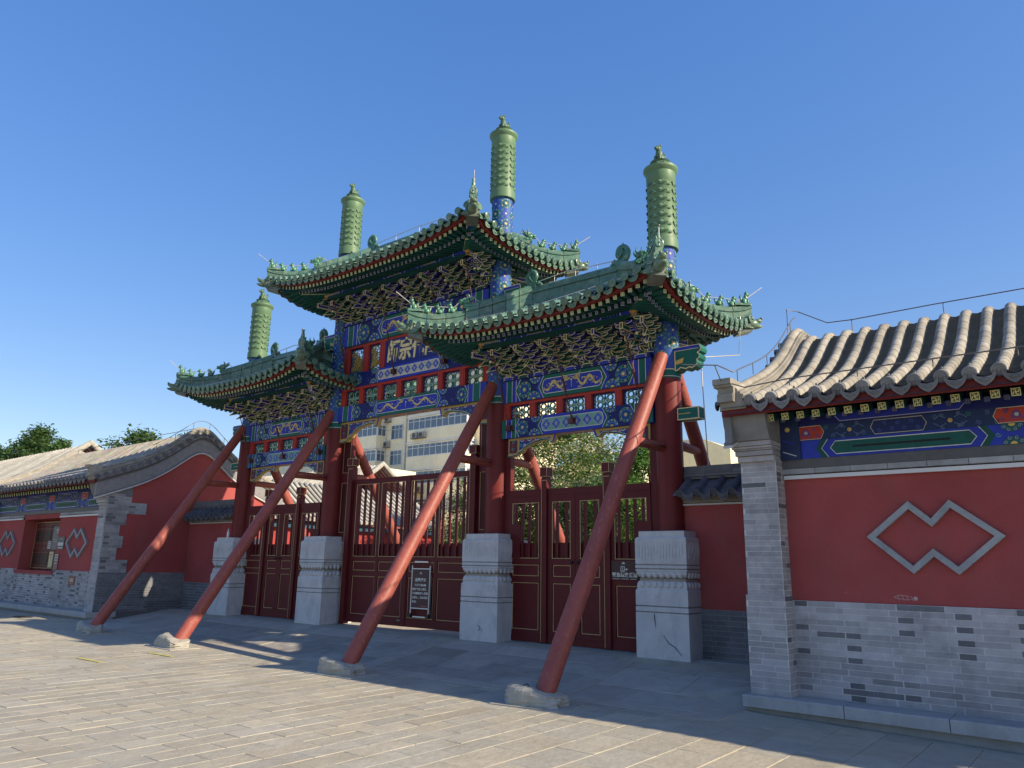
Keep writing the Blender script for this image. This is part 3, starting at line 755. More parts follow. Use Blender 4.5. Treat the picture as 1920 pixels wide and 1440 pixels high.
# bracket sets (local: x along the eave, -y outwards, z up)
def bracket_mesh(c1, c2, both=True, steps=4, name='bracket_set'):
    mb = MB()
    def arm(L, yy, z, c, h=.072):
        a = L/2
        pr = [(-a, h), (-a, h*.55), (-a+.02, h*.26), (-a+.055, h*.07), (-a+.09, 0), (a-.09, 0), (a-.055, h*.07), (a-.02, h*.26), (a, h*.55), (a, h)]
        mb.prism(pr, (0, yy, z), (1, 0, 0), (0, 0, 1), (0, -1, 0), -.032, .032, c, LGOLD, .011)
    def block(x, yy, z, s, c):
        vs = [V((x+sx*s*k, yy+sy*s*k, z+q)) for k, q in ((.34, 0), (.5, s*.35), (.5, s*.72)) for sx, sy in ((-1, -1), (1, -1), (1, 1), (-1, 1))]
        fs = [[4*i+k, 4*i+(k+1) % 4, 4*i+4+(k+1) % 4, 4*i+4+k] for i in range(2) for k in range(4)]+[[8, 9, 10, 11], [3, 2, 1, 0]]
        mb.add(vs, fs, [c]*4+[LGOLD]*4+[c, c])
        q = s*.5+.0015
        for z0, z1 in ((s*.42, s*.66),):
            mb.add([V((x-s*.36, yy-q, z+z0)), V((x+s*.36, yy-q, z+z0)), V((x+s*.36, yy-q, z+z1)), V((x-s*.36, yy-q, z+z1))], [[0, 1, 2, 3]], c)
    def out(y0, y1, z, c, kind, sg):
        h = .072
        if kind == 'beak': pr = [(0, h), (0, 0), (y1*.72, 0), (y1*.82, -.012), (y1+.10, -.075), (y1+.115, -.06), (y1+.02, h*.75), (y1-.06, h)]
        elif kind == 'flat': pr = [(0, h*1.1), (0, 0), (y1+.10, 0), (y1+.10, h*1.5), (y1+.06, h*1.5), (y1+.04, h*1.1)]
        else: pr = [(0, h), (0, 0), (y1-.06, 0), (y1-.02, h*.12), (y1+.01, h*.4), (y1+.02, h)]
        mb.prism(pr, (0, 0, z), (0, sg, 0), (0, 0, 1), (1, 0, 0), -.03, .03, c, LGOLD, .012, True)
        if kind == 'beak':
            mb.tube([(0, sg*(y1+.098), z-.068), (0, sg*(y1+.116), z-.066)], .024, LGOLD, 8)
            mb.tube([(0, sg*(y1+.116), z-.066), (0, sg*(y1+.119), z-.066)], .011, DBLUE, 6)
        if kind == 'flat':
            yv = sg*(y1+.1005)
            mb.add([V((-.03, yv, z)), V((.03, yv, z)), V((.03, yv, z+h*1.5)), V((-.03, yv, z+h*1.5)), V((-.017, yv, z+.014)), V((.017, yv, z+.014)), V((.017, yv, z+h*1.5-.014)), V((-.017, yv, z+h*1.5-.014))],
                   [[0, 1, 5, 4], [1, 2, 6, 5], [2, 3, 7, 6], [3, 0, 4, 7], [4, 5, 6, 7]], [LGOLD]*4+[c])
    block(0, 0, 0, .15, c2)
    sides = (-1, 1) if both else (-1,)
    dz = .080; z = .10
    arm(.34, 0, z, c1); arm(.50, 0, z+dz, c1); arm(.50, 0, z+2*dz, c1)
    for k in range(steps):
        yk = .155*(k+1); zk = z+dz*k*.92
        for sg in sides:
            out(0, yk, zk, c2 if k % 2 else c1, 'flat' if k == steps-1 else ('beak' if k else 'round'), sg)
            block(0, sg*yk, zk+.074, .075, c2)
            if k < steps-1 or True:
                arm(.32, sg*yk, zk+.088, c1, .062)
                for s in (-1, 1): block(s*.135, sg*yk, zk+.150, .062, c2)
                if k < steps-1:
                    arm(.48, sg*yk, zk+.165, c1, .058)
                    for s in (-1, 1): block(s*.215, sg*yk, zk+.222, .062, c2)
    return mb.mesh(name)
BRA = bracket_mesh((.022, .035, .30), (.01, .10, .085)); BRB = bracket_mesh((.01, .09, .08), (.022, .035, .26))
BRS = bracket_mesh((.022, .035, .28), (.01, .10, .085), False); BRC = bracket_mesh((.01, .09, .08), (.022, .035, .26), False)

def eave_tile_mesh(c, r=.060, L=.30):
    mb = MB(); n = 8
    vs = []; 
    for (y, rr, zz) in ((-.004, r, 0), (.0, r+.004, 0), (.03, r, 0), (L, r*.95, 0)):
        vs += [V((rr*math.cos(math.pi*k/n), y, rr*math.sin(math.pi*k/n))) for k in range(n+1)]
    mb.add(vs, [[j*(n+1)+k, j*(n+1)+k+1, (j+1)*(n+1)+k+1, (j+1)*(n+1)+k] for j in range(3) for k in range(n)], c, True)
    rings = [(1.02, -.004), (.80, -.010), (.76, -.004), (.30, -.004), (.22, -.012), (.01, -.014)]
    m = 14; vs = [V((r*q*math.cos(2*math.pi*k/m), y, r*q*math.sin(2*math.pi*k/m))) for q, y in rings for k in range(m)]
    mb.add(vs, [[j*m+k, j*m+(k+1) % m, (j+1)*m+(k+1) % m, (j+1)*m+k] for j in range(5) for k in range(m)], c)
    vs2 = [V((r*1.02*math.cos(2*math.pi*k/m), .012, r*1.02*math.sin(2*math.pi*k/m))) for k in range(m)]
    mb.add(vs[:m]+vs2, [[k, (k+1) % m, m+(k+1) % m, m+k] for k in range(m)], c)
    mb.blob((0, .12, r*.98), (.014, .014, .022), c, 6, 4)
    return mb.mesh('eave_tile')
def drip_tile_mesh(c, w=.135, h=.085, L=.20, point=.0):
    mb = MB(); N = 12
    low = [(-w/2+w*k/N, -.008-h*math.sin(math.pi*k/N)**.62-(point*(1-abs(2*k/N-1))**3)) for k in range(N+1)]
    pr = [(-w/2, .03)]+low+[(w/2, .03), (w*.3, -.008), (0, -.022), (-w*.3, -.008)]
    mb.prism(pr, (0, 0, 0), (1, 0, 0), (0, 0, 1), (0, -1, 0), -.012, .006, c, tuple(x*1.15 for x in c), .010)
    mb.blob((0, -.008, -h*.55), (w*.22, .010, h*.2), c, 8, 4)
    P = [(-w/2, .03), (-w*.3, -.008), (0, -.022), (w*.3, -.008), (w/2, .03)]
    mb.add([V((a, y, b)) for y in (.012, L) for a, b in P], [[k, k+1, 6+k, 5+k] for k in range(4)], c, True)
    return mb.mesh('drip_tile')
ETG, DTG = eave_tile_mesh(GL, .066), drip_tile_mesh(GL, .185, .080)
def rafter_mesh(kind):
    mb = MB(); s = .030 if kind == 'fly' else .027
    mb.box((-s, 0, -s), (s, 1, s), (.012, .085, .07))
    def q(x0, z0, x1, z1, c, y): mb.add([V((x0, y, z0)), V((x1, y, z0)), V((x1, y, z1)), V((x0, y, z1))], [[0, 1, 2, 3]], c)
    if kind == 'fly':
        q(-s, -s, s, s, (.60, .56, .30), -.001); q(-s*.78, -s*.78, s*.78, s*.78, (.10, .17, .10), -.002)
        g = (.62, .58, .34); t = s*.13
        q(-t, -s*.62, t, s*.62, g, -.003); q(-s*.62, -t, s*.62, t, g, -.003)
        for a, b in ((1, 1), (-1, -1)):
            q(min(a*t*.9, a*s*.62), a*s*.62-t, max(a*t*.9, a*s*.62), a*s*.62+t, g, -.0035)
            q(a*s*.62-t, min(-a*s*.62, -a*t*.9), a*s*.62+t, max(-a*s*.62, -a*t*.9), g, -.0035)
    else:
        q(-s, -s, s, s, (.50, .50, .50), -.001); q(-s*.74, -s*.74, s*.74, s*.74, (.02, .03, .22), -.002); q(-s*.3, -s*.3, s*.3, s*.3, (.35, .36, .42), -.003); q(-s*.15, -s*.15, s*.15, s*.15, DBLUE, -.004)
    return mb.mesh('flying_rafter' if kind == 'fly' else 'eave_rafter')
FLY, RAF = rafter_mesh('fly'), rafter_mesh('low')
BEAST = beast_mesh((.06, .19, .12), False, .72)
def chiwen_mesh(c):
    mb = MB()
    mb.box((-.10, -.06, -.05), (.10, .06, .10), c); mb.box((-.13, -.07, -.06), (.13, .07, -.03), c)
    pts = []
    for k in range(22):
        t = k/21; a = -1.9+t*6.6; r = .165*(1-.72*t)
        pts.append((.01+r*math.cos(a), 0, .235+r*math.sin(a)*1.08))
    mb.tube(pts, [.062-.035*k/21 for k in range(22)], c, 10)
    mb.blob((0, 0, .23), (.115, .03, .12), c, 12, 6)
    mb.blob((-.13, 0, .075), (.06, .055, .045), c, 8, 5); mb.blob((-.17, 0, .045), (.05, .045, .025), c, 8, 5)
    mb.blob((-.10, -.055, .10), (.022, .02, .022), c, 6, 4); mb.blob((-.10, .055, .10), (.022, .02, .022), c, 6, 4)
    for s in (-1, 1): mb.tube([(.05, s*.03, .32), (.05, s*.06, .2), (-.02, s*.06, .12)], [.01, .02, .015], c, 6)
    mb.tube([(.03, 0, .36), (.05, 0, .42)], [.02, .008], c, 6)
    return mb.mesh('ridge_dragon')
CHI = chiwen_mesh((.05, .15, .11))
def hipbeast_mesh(c):                                    # larger horned beast where the hip ridge steps down; faces -y
    mb = MB()
    mb.box((-.065, -.07, -.03), (.065, .09, .05), c)
    for k in range(4): mb.blob((.066*(-1 if k % 2 else 1), -.03+.07*(k//2), .02), (.012, .035, .028), c, 7, 4)
    mb.blob((0, -.02, .11), (.055, .085, .07), c, 9, 6); mb.blob((0, -.11, .12), (.04, .06, .035), c, 8, 5); mb.blob((0, -.12, .075), (.034, .05, .018), c, 8, 5)
    for s in (-1, 1):
        mb.tube([(s*.03, 0, .15), (s*.045, .03, .21), (s*.04, -.0, .27)], [.018, .014, .004], c, 6)
        mb.tube([(s*.035, .05, .13), (s*.05, .11, .19), (s*.045, .14, .25)], [.022, .018, .004], c, 6)
        mb.blob((s*.045, -.06, .15), (.016, .018, .016), c, 6, 4)
    return mb.mesh('horned_beast')
HIPB = hipbeast_mesh((.06, .19, .12))
def headmesh(c):                                         # dragon-head sleeve at the corner beam tip, faces -y
    mb = MB()
    mb.box((-.075, -.02, -.085), (.075, .17, .085), tuple(x*.7 for x in (.16, .19, .16)))
    mb.blob((0, -.06, .015), (.07, .11, .07), c, 10, 6); mb.blob((0, -.15, .035), (.055, .07, .035), c, 9, 5); mb.blob((0, -.13, -.035), (.05, .08, .022), c, 9, 5)
    for s in (-1, 1):
        mb.blob((s*.055, -.07, .075), (.022, .025, .025), c, 7, 5); mb.tube([(s*.05, .0, .08), (s*.06, .07, .12), (s*.05, .13, .10)], [.02, .018, .006], c, 6)
        mb.blob((s*.03, -.20, .055), (.018, .02, .018), c, 6, 4); mb.tube([(s*.075, -.03, -.05), (s*.085, .05, -.02), (s*.08, .12, .03)], [.014, .02, .01], c, 6)
    return mb.mesh('dragon_head_sleeve')
HEAD = headmesh((.09, .15, .10))
FLYN = [0]; RAFN = [0]; ETN = [0]; DRN = [0]
def make_roof(cx, E, hx, hy, rx, zr, bay, nfront):
    lift = .36
    def H(x, y, dz=0):
        x, y = abs(x), abs(y)
        wf = (hy-y)/hy; ws = (hx-x)/(hx-rx); w_ = max(-.05, min(wf, ws)); w_ = min(1, w_)
        return E+.03+(zr-E-.03)*(.84*w_+.16*max(0, w_)**2)+lift*min(1.05, x/hx)**3.2*min(1.05, y/hy)**3.2+dz
    FACES = [('front', 0), ('right', 1), ('back', 2), ('left', 3)]
    def wp(f, a, d, z):                                  # face-local lateral/outward to world
        return {0: V((cx+a, -d, z)), 1: V((cx+d, a, z)), 2: V((cx-a, d, z)), 3: V((cx-d, -a, z))}[f]
    def rel(f, a, d): p = wp(f, a, d, 0); return p.x-cx, p.y
    rot = {0: 0, 1: math.pi/2, 2: math.pi, 3: -math.pi/2}
    deck = MB()
    for f in range(4):
        ha, hd = (hx, hy) if f in (0, 2) else (hy, hx); n = 24; m = 8
        vs = []
        for j in range(m+1):
            t = j/m
            for i in range(n+1):
                s = -1+2*i/n
                if f in (0, 2): a = s*(ha+(rx-ha)*t); d = hd*(1-t)
                else: a = s*ha*(1-t); d = hd+(rx-hd)*t
                x, y = rel(f, a, d); vs.append(wp(f, a, d, H(x, y)))
        deck.add(vs, [[j*(n+1)+i, j*(n+1)+i+1, (j+1)*(n+1)+i+1, (j+1)*(n+1)+i] for j in range(m) for i in range(n)], GLD, True)
    roof = put('archway_roof', deck, GLAZE, arch)
    # soffit boarding above the rafters + flat ceiling over the brackets
    sof = MB()
    for f in range(4):
        ha, hd = (hx, hy) if f in (0, 2) else (hy, hx); n = 24
        vs = []
        for d, dz in ((hd-.03, -.015), (hd-.6, .15), (hd-1.10, .26)):
            for i in range(n+1):
                s = -1+2*i/n; a = s*(ha-(hd-d)); x, y = rel(f, a, d)
                lf = lift*min(1.05, abs(x)/hx)**3.2*min(1.05, abs(y)/hy)**3.2
                vs.append(wp(f, a, d, E+dz+lf))
        sof.add(vs, [[j*(n+1)+i, j*(n+1)+i+1, (j+1)*(n+1)+i+1, (j+1)*(n+1)+i] for j in range(2) for i in range(n)], (.20, .03, .022))
    put('soffit_board', sof, PAINT, roof)
    bx = hx-.98; px_ = hx-.95; cb = MB(); cb.box((cx-bx, -.68, E+.03), (cx+bx, .68, E+.05), DBLUE); put('bracket_ceiling', cb, PAINT, roof)
    for f in range(4):
        ha, hd = (hx, hy) if f in (0, 2) else (hy, hx)
        vis = f in (0, 1)
        rnd = lambda a, d: lift*min(1.05, abs(rel(f, a, d)[0])/hx)**3.2*min(1.05, abs(rel(f, a, d)[1])/hy)**3.2
        # tiles
        sp = .205; nr = int(2*(ha-.10)/sp); sp = 2*(ha-.10)/nr
        stuff_rows = MB()
        for i in range(nr+1):
            a = -(ha-.10)+i*sp; x, y = rel(f, a, hd)
            z0 = H(x, y); z1 = H(*rel(f, a, hd-.15)); sl = math.atan2(z1-z0, .15)
            M = T(wp(f, a, hd+.075, z0+.040)) @ RZ(rot[f]) @ RX(sl*.8)
            if vis: put('eave_tile', ETG, GLAZE, roof, M)
            else: stuff_rows.add([M @ v.co for v in ETG.vertices], [list(p.vertices) for p in ETG.polygons], GL)
            dend = hd-(ha-abs(a))/(ha-(rx if f in (0, 2) else 0))*(hd-(0 if f in (0, 2) else rx)) if abs(a) > (rx if f in (0, 2) else 0) else 0
            dend = max(dend, 0 if f in (0, 2) else rx); L = hd-.2-dend
            if L > .1:
                n = max(2, int(L/.2)); path = []; rb = MB() if vis else stuff_rows
                for q in range(n):
                    ds = [hd-.2-L*(q+k) / n for k in (0, 1)]
                    ps = [wp(f, a, d, H(*rel(f, a, d))+.012) for d in ds]
                    vs = []
                    for k, (p, r_) in enumerate(zip(ps, (.060, .054))):
                        s_ = wp(f, 1, 0, 0)-wp(f, 0, 0, 0)
                        vs += [p+s_*(r_*math.cos(math.pi*j/6))+V((0, 0, r_*math.sin(math.pi*j/6))) for j in range(7)]
                    rb.add(vs, [[j, j+1, 8+j, 7+j] for j in range(6)], GL, True)
                    rb.add(vs[:7], [list(range(7))], GLD)
                if vis: put('tile_row', rb, GLAZE, roof)
            if i < nr:
                a2 = a+sp/2; x, y = rel(f, a2, hd); sl2 = math.atan2(H(*rel(f, a2+.05, hd))-H(*rel(f, a2-.05, hd)), .1)
                M = T(wp(f, a2, hd+.02, H(x, y)+.006)) @ RZ(rot[f]) @ MX.Rotation(-sl2, 4, 'Y') @ RX(sl*.6)
                if vis: put('drip_tile', DTG, GLAZE, roof, M)
                else: stuff_rows.add([M @ v.co for v in DTG.vertices], [list(p.vertices) for p in DTG.polygons], GL)
        if not vis: put('tile_rows', stuff_rows, GLAZE, roof, kind='stuff')
        # fascia
        n = 40; fb = MB(); vs = []
        for i in range(n+1):
            a = (ha-.045)*(-1+2*i/n); lf = rnd(a, hd)
            for d, dz in ((hd-.045, -.045), (hd-.045, .035), (hd-.11, .035), (hd-.11, -.045)): vs.append(wp(f, a, d, E+dz+lf))
        fb.add(vs, [[i*4+k, i*4+(k+1) % 4, i*4+4+(k+1) % 4, i*4+4+k] for i in range(n) for k in range(4)], (.17, .026, .023))
        put('eave_fascia', fb, PAINT, roof)
        # rafters
        nf = int(2*(ha-.16)/.125); st = MB()
        for i in range(nf+1):
            a = (ha-.16)*(-1+2*i/nf); flat = (ha-.95)
            ain = lambda dd: a if abs(a) < flat else math.copysign(flat+(abs(a)-flat)*(1-min(1, dd/1.25)*.78), a)
            for kind, me, d0, d1, z0, z1 in (('fly', FLY, hd-.125, hd-.72, -.075, .10), ('low', RAF, hd-.42, hd-1.14, -.045, .16)):
                aa = a if kind == 'fly' else a*(ha-.38)/(ha-.16)
                lo = rnd(aa*1.0, hd)*(1 if kind == 'fly' else .74); li = lo*.45
                p = wp(f, aa, d0, E+z0+lo); q = wp(f, ain(d0-d1) if kind == 'fly' else ain(1.25)*.98, d1, E+z1+li)
                d = q-p; L = d.length; yv = d.normalized(); xv = yv.cross(V((0, 0, 1))).normalized(); zv = xv.cross(yv)
                M = MX(((xv.x, yv.x*L, zv.x, p.x), (xv.y, yv.y*L, zv.y, p.y), (xv.z, yv.z*L, zv.z, p.z), (0, 0, 0, 1)))
                if vis: put(me.name.split('.')[0], me, PAINT, roof, M)
                else:
                    for pl in me.polygons:
                        st.add([M @ me.vertices[v].co for v in pl.vertices], [list(range(len(pl.vertices)))], tuple(me.color_attributes['Col'].data[pl.loop_indices[0]].color)[:3])
        if not vis: put('rafters', st, PAINT, roof, kind='stuff')
        # purlin with painted face
        A = Art(lambda u, v, l, f=f: wp(f, u, l+(px_ if f in (1, 3) else .74), v))
        pa = px_ if f in (0, 2) else .74; A.rect(-pa, E-.03, pa, E+.035, (.006, .06, .055), 1, 4); A.rect(-pa, E+.04, pa, E+.108, BLUE, 1, 6)
        for k in range(int(2*pa/.5)):
            u = -pa+.25+k*.5
            A.rect(u-.16, E+.05, u+.16, E+.098, DBLUE if k % 2 else (.30, .27, .16), 2)
            A.line([(u-.2, E+.04), (u-.17, E+.074), (u-.2, E+.108)], .012, WHITE, 3); A.line([(u+.2, E+.04), (u+.17, E+.074), (u+.2, E+.108)], .012, WHITE, 3)
            for j in range(5): A.disc(u-.12+.06*j, E+.074, .012, TEAL, 3, 6)
        A.box((0, 0, 0), (0, 0, 0), BLUE) if False else None
        pb = put('eave_purlin', A, PAINT, roof)
        bb = MB(); p, q = wp(f, -pa, (px_ if f in (1, 3) else .74)-.066, E+.038), wp(f, pa, (px_ if f in (1, 3) else .74)-.066, E+.038)
        bb.bar(p, q, .135, .135, DGREEN); put('purlin_core', bb, PAINT, pb)
    # brackets
    zb = E-.49
    for i in range(nfront):
        x = -bay/2+.20+(bay-.40)*i/(nfront-1)
        put('bracket_set', BRA if i % 2 else BRB, PAINT, roof, T((cx+x, 0, zb)))
    for s in (-1, 1):
        for q in (-1, 1):
            ang = s*.30 if q < 0 else math.pi-s*.30
            put('bracket_set', BRC, PAINT, roof, T((cx+s*(bay/2-.03), q*.02, zb+.002)) @ RZ(ang) @ MX.Diagonal((.9, 1.12, 1, 1)))
            for t in (.30, .62):
                put('bracket_set', BRS, PAINT, roof, T((cx+s*(bay/2-.02), q*t*.8, zb+.16*t+.1)) @ RZ(s*math.pi/2) @ MX.Diagonal((.62, .30, .78, 1)))
            # corner beam, vase, dragon head
            dv = V((s, q, 0)).normalized(); c0 = V((cx+s*(hx-1.25), q*(hy-1.25), E+.20)); c1 = V((cx+s*(hx-.03), q*(hy-.03), E+lift-.125))
            dl = (c1-c0); cmid = c0+dl*.58+V((0, 0, -.08))
            cbm = MB(); cbm.bar(c0, cmid, .175, .19, GREEN); cbm.bar(c0+dl*.30+V((0, 0, .03)), c1, .155, .14, BLUE)
            side = dl.cross(V((0, 0, 1))).normalized(); upv = side.cross(dl.normalized())
            if upv.z < 0: upv = -upv
            for e in (-1, 1):
                for vz in (-.066, .066): cbm.bar(c0+dl*.35+side*e*.080+V((0, 0, .03))+upv*vz, c1+side*e*.080+upv*vz, .016, .016, LGOLD)
                for vz in (-.08, .08): cbm.bar(c0+dl*.1+side*e*.086+upv*vz, cmid+side*e*.086+upv*vz, .016, .016, LGOLD)
            for k in range(5):
                p = c0.lerp(c1, .74+.05*k)+V((0, 0, .03-.028*k*.0))-upv*.074
                cbm.bar(p-side*.06, p+side*.06, .006, .014, WHITE)
            ed = (cmid-c0).normalized()
            cbm.bar(cmid, cmid+ed*.006, .168, .168, LGOLD); cbm.bar(cmid+ed*.004, cmid+ed*.010, .125, .125, (.01, .13, .10)); cbm.bar(cmid+ed*.008-V((0, 0, .04)), cmid+ed*.013-V((0, 0, .04)), .012, .06, LGOLD)
            put('corner_beam', cbm, PAINT, roof)
            vb = MB(); pv = c0+dl*.25; pv.z = E+.27; vb.lathe([(.03, -.28), (.055, -.27), (.04, -.24), (.08, -.19), (.088, -.15), (.07, -.10), (.05, -.085)], (pv.x, pv.y, pv.z), (.42, .24, .07), 14)
            put('gilt_vase', vb, PAINT, roof)
            hd_ = math.atan2(s, -q) if True else 0
            hdv = V((s*(hx-rx), q*hy, 0)).normalized(); hdv = dl.copy(); hdv.z = 0; hdv.normalize(); hd_ = math.atan2(hdv.x, -hdv.y)
            put('dragon_head_sleeve', HEAD, GLAZE, roof, T(c1+V((0, 0, .03))) @ RZ(hd_) @ RX(-.25) @ MX.Scale(1.42, 4))
            # hip ridge in segments, inner tall part and outer low part
            P = lambda t: V((cx+s*(rx+(hx+.03-rx)*t), q*(hy+.03)*t, H(s*(rx+(hx-rx)*t), q*hy*t)))
            def seg(t0, t1, h, w_, nm):
                n = 3; mb = MB(); g = .0025
                sec = [(-w_, 0), (-w_, h*.30), (-w_*.72, h*.34), (-w_*.72, h*.60), (-w_*.95, h*.64), (-w_*.95, h*.76), (-w_*.55, h*.80), (-w_*.5, h*.92), (-w_*.25, h), (w_*.25, h), (w_*.5, h*.92), (w_*.55, h*.80), (w_*.95, h*.76), (w_*.95, h*.64), (w_*.72, h*.60), (w_*.72, h*.34), (w_, h*.30), (w_, 0)]
                mb.sweep([P(t0+g+(t1-t0-2*g)*k/n) for k in range(n+1)], sec, GL)
                put(nm, mb, GLAZE, roof)
            for k in range(5): seg(.02+.106*k, .02+.106*(k+1), .42, .09, 'hip_ridge_tile')
            for k in range(3): seg(.555+.148*k, .555+.148*(k+1), .32, .078, 'hip_ridge_tile')
            ha_ = math.atan2((P(.9)-P(.7)).x, -(P(.9)-P(.7)).y)
            put('horned_beast', HIPB, GLAZE, roof, T(P(.535)+V((0, 0, .36))) @ RZ(ha_))
            for k in range(4):
                t = .66+.10*k; put('ridge_beast', BEAST, GLAZE, roof, T(P(t)+V((0, 0, .315))) @ RZ(ha_) @ MX.Diagonal((1, 1, 1.0+(.25 if k == 3 else 0), 1)))
            put('eave_tile', ETG, GLAZE, roof, T(P(1.0)+V((0, 0, .25))) @ RZ(ha_)); put('eave_tile', ETG, GLAZE, roof, T(P(1.0)+V((0, 0, .015))) @ RZ(ha_))
    # main ridge
    nseg = max(5, int(2*rx/.35))
    for k in range(nseg):
        mb = MB(); x0 = cx-rx+2*rx*k/nseg+.003; x1 = cx-rx+2*rx*(k+1)/nseg-.003; h = .40; w_ = .11; b = zr-.04
        sec = [(-w_, 0), (-w_, h*.22), (-w_*.7, h*.26), (-w_*.7, h*.58), (-w_*.95, h*.62), (-w_*.95, h*.74), (-w_*.6, h*.78), (-w_*.5, h*.92), (-w_*.2, h), (w_*.2, h), (w_*.5, h*.92), (w_*.6, h*.78), (w_*.95, h*.74), (w_*.95, h*.62), (w_*.7, h*.58), (w_*.7, h*.26), (w_, h*.22), (w_, 0)]
        mb.sweep([(x0, 0, b), (x1, 0, b)], sec, GL); put('ridge_tile', mb, GLAZE, roof)
    put('ridge_dragon', CHI, GLAZE, roof, T((cx-rx-.02, 0, zr+.33)) @ RZ(math.pi)); put('ridge_dragon', CHI, GLAZE, roof, T((cx+rx+.02, 0, zr+.33)))
    return H
HR = make_roof(4.156, 5.43, 2.53, 1.66, .935, 6.34, 3.10, 6)
HL = make_roof(-4.156, 5.43, 2.53, 1.66, .935, 6.34, 3.10, 6)
HC = make_roof(0, 7.385, 3.10, 1.66, 1.50, 8.36, 4.38, 8)

# iron tie rods from the eave purlins down to the beams
def tie(x, z0, z1):
    mb = MB(); c = (.085, .022, .022)
    a, b = V((x, -.70, z0)), V((x+.04, -.19, z1+.02)); mb.tube([a, b], .011, c, 6)
    m = a.lerp(b, .62); d = (b-a).normalized()
    mb.tube([m-d*.11, m+d*.11], .021, c, 6); mb.box((-.05, -.10, -.055), (.05, .0, .045), c, T((x+.04, -.128, z1)))
    mb.tube([b-V((0, .0, .07)), b+V((0, 0, .07))], .016, c, 6)
    put('tie_rod', mb, PROP, arch)
for x, z0, z1 in ((-1.95, 7.42, 5.545), (-.42, 7.42, 5.545), (1.05, 7.42, 5.545), (2.05, 7.42, 5.545)): tie(x, z0, z1)
for s in (-1, 1):
    for dx in (-1.38, .0, 1.36): tie(s*4.156+dx, 5.45, 4.0)

# ------------------------------------------------------------------ leaning braces and their footing stones
FRONT_LAB = ['slanting red timber brace in front of the far left pillar, foot beside the left hall',
             'slanting red timber brace with peeling paint, left of the middle gate',
             'slanting red timber brace crossing the middle gate, sunlit along its middle',
             'slanting red timber brace nearest the camera, crossing the right gate with a sunlit top']
BACK_LAB = ['rear brace behind the far left pillar', 'rear brace seen through the left half of the middle gate, partly sunlit',
            'rear brace seen behind the left side of the right gate', 'rear sunlit brace behind the far right pillar, above the small tiled wall']
FOOT_LAB = ['pale sunlit footing stone under the far left brace', 'pale sunlit footing stone under the brace left of the middle gate',
            'rough footing stone under the brace crossing the middle gate', 'rough shaded footing stone nearest the camera, with an iron ring socket']
def foot_mesh(seed, L=.36, W=.21, Hh=.24):
    rr = random.Random(seed); mb = MB(); n = 22; m = 8; vs = []
    ph = [rr.uniform(0, 6) for _ in range(6)]
    for j in range(m+1):
        t = j/m
        for k in range(n):
            a = 2*math.pi*k/n; ca, sa = math.cos(a), math.sin(a)
            ex = 1/(abs(ca)**5+abs(sa)**5)**(1/5)
            s = (1-.16*t**3) if t < 1 else .72
            b = 1+.05*math.sin(3*a+ph[0]+t*3)+.045*math.sin(5*a+ph[1]-t*2)+.05*rr.uniform(-1, 1)
            z = Hh*t**.8 if t < 1 else Hh*1.01
            x = L*ca*ex*s*b; z *= 1-.42*max(0, ca*.5+.5)**2*(1 if t > .3 else t/.3)+.04*math.sin(4*a+ph[3])
            vs.append(V((x, W*sa*ex*s*b, z)))
    mb.add(vs, [[j*n+k, j*n+(k+1) % n, (j+1)*n+(k+1) % n, (j+1)*n+k] for j in range(m) for k in range(n)], (.35, .335, .29))
    mb.add(vs[-n:], [list(range(n))], (.35, .335, .29))
    return mb
for side in (-1, 1):
    for i, x in enumerate(CX):
        xb = x-.12 if side < 0 else x
        p0 = V((xb, side*3.15, gz(xb, -3.15) if side < 0 else ZG)); p0.z += .10
        p1 = V((x, side*.17, 4.86))
        b = thing('timber_brace', (FRONT_LAB if side < 0 else BACK_LAB)[i], 'brace', (p0.x, p0.y, p0.z), 'timber braces propping the archway pillars')
        mb = MB(); n = 10
        mb.tube([p0.lerp(p1, k/n) for k in range(n+1)], [.122-.012*k/n for k in range(n+1)], PROPC, 20)
        put('pole', mb, PROP, b)
        t = .31; q = p1.lerp(p0, t)
        mb = MB(); mb.tube([V((q.x, q.y-side*.06, q.z)), V((q.x+.01, side*.22, q.z+.01)), V((x, side*.19, q.z+.01))], [.074, .074, .06], PROPC, 14)
        put('strut', mb, PROP, b)
        if side < 0:
            for k in range(3):
                mb = MB(); c = p0.lerp(p1, (.55, .58, .72)[k]+.02*i); d = (p1-p0).normalized(); a_, b_ = cross_frame(d)
                mb.tube([c+(a_*math.cos(u*.7)+b_*math.sin(u*.7))*(.1215-.012*(.55, .58, .72)[k]) for u in range(9)], .0035, (.12, .04, .035), 4); put('wire_band', mb, PROP, b)
            f = thing('footing_stone', FOOT_LAB[i], 'stone', (xb-.10, -3.19, gz(xb, -3.2)), 'footing stones of the braces')
            M = T((xb-.10, -3.19, gz(xb, -3.2)-.01)) @ RZ(.10*(i-1.5))
            put('boulder', foot_mesh(i+3), STONE, f, M)
            mb = MB(); mb.box((-.46, -.28, 0), (.50, .28, .022), (.37, .35, .31), M); put('base_slab', mb, PAVE, f)
            if i == 3:
                mb = MB(); mb.tube([M @ V((-.03+.035*math.cos(k*.8), -.16+.02*math.sin(k*.8), .225+.025*math.sin(k*.8))) for k in range(7)], .010, (.06, .06, .065), 6); put('iron_ring', mb, METAL, f)
        else:
            f = thing('footing_stone', ['footing stone of the rear brace behind the far left pillar', 'footing stone of the rear brace left of centre behind the middle gate', 'footing stone of the rear brace behind the right gate', 'footing stone of the rear brace behind the far right pillar'][i], 'stone', (xb, 3.2, ZG), 'footing stones of the braces')
            put('boulder', foot_mesh(i+9), STONE, f, T((xb, 3.25, ZG)))

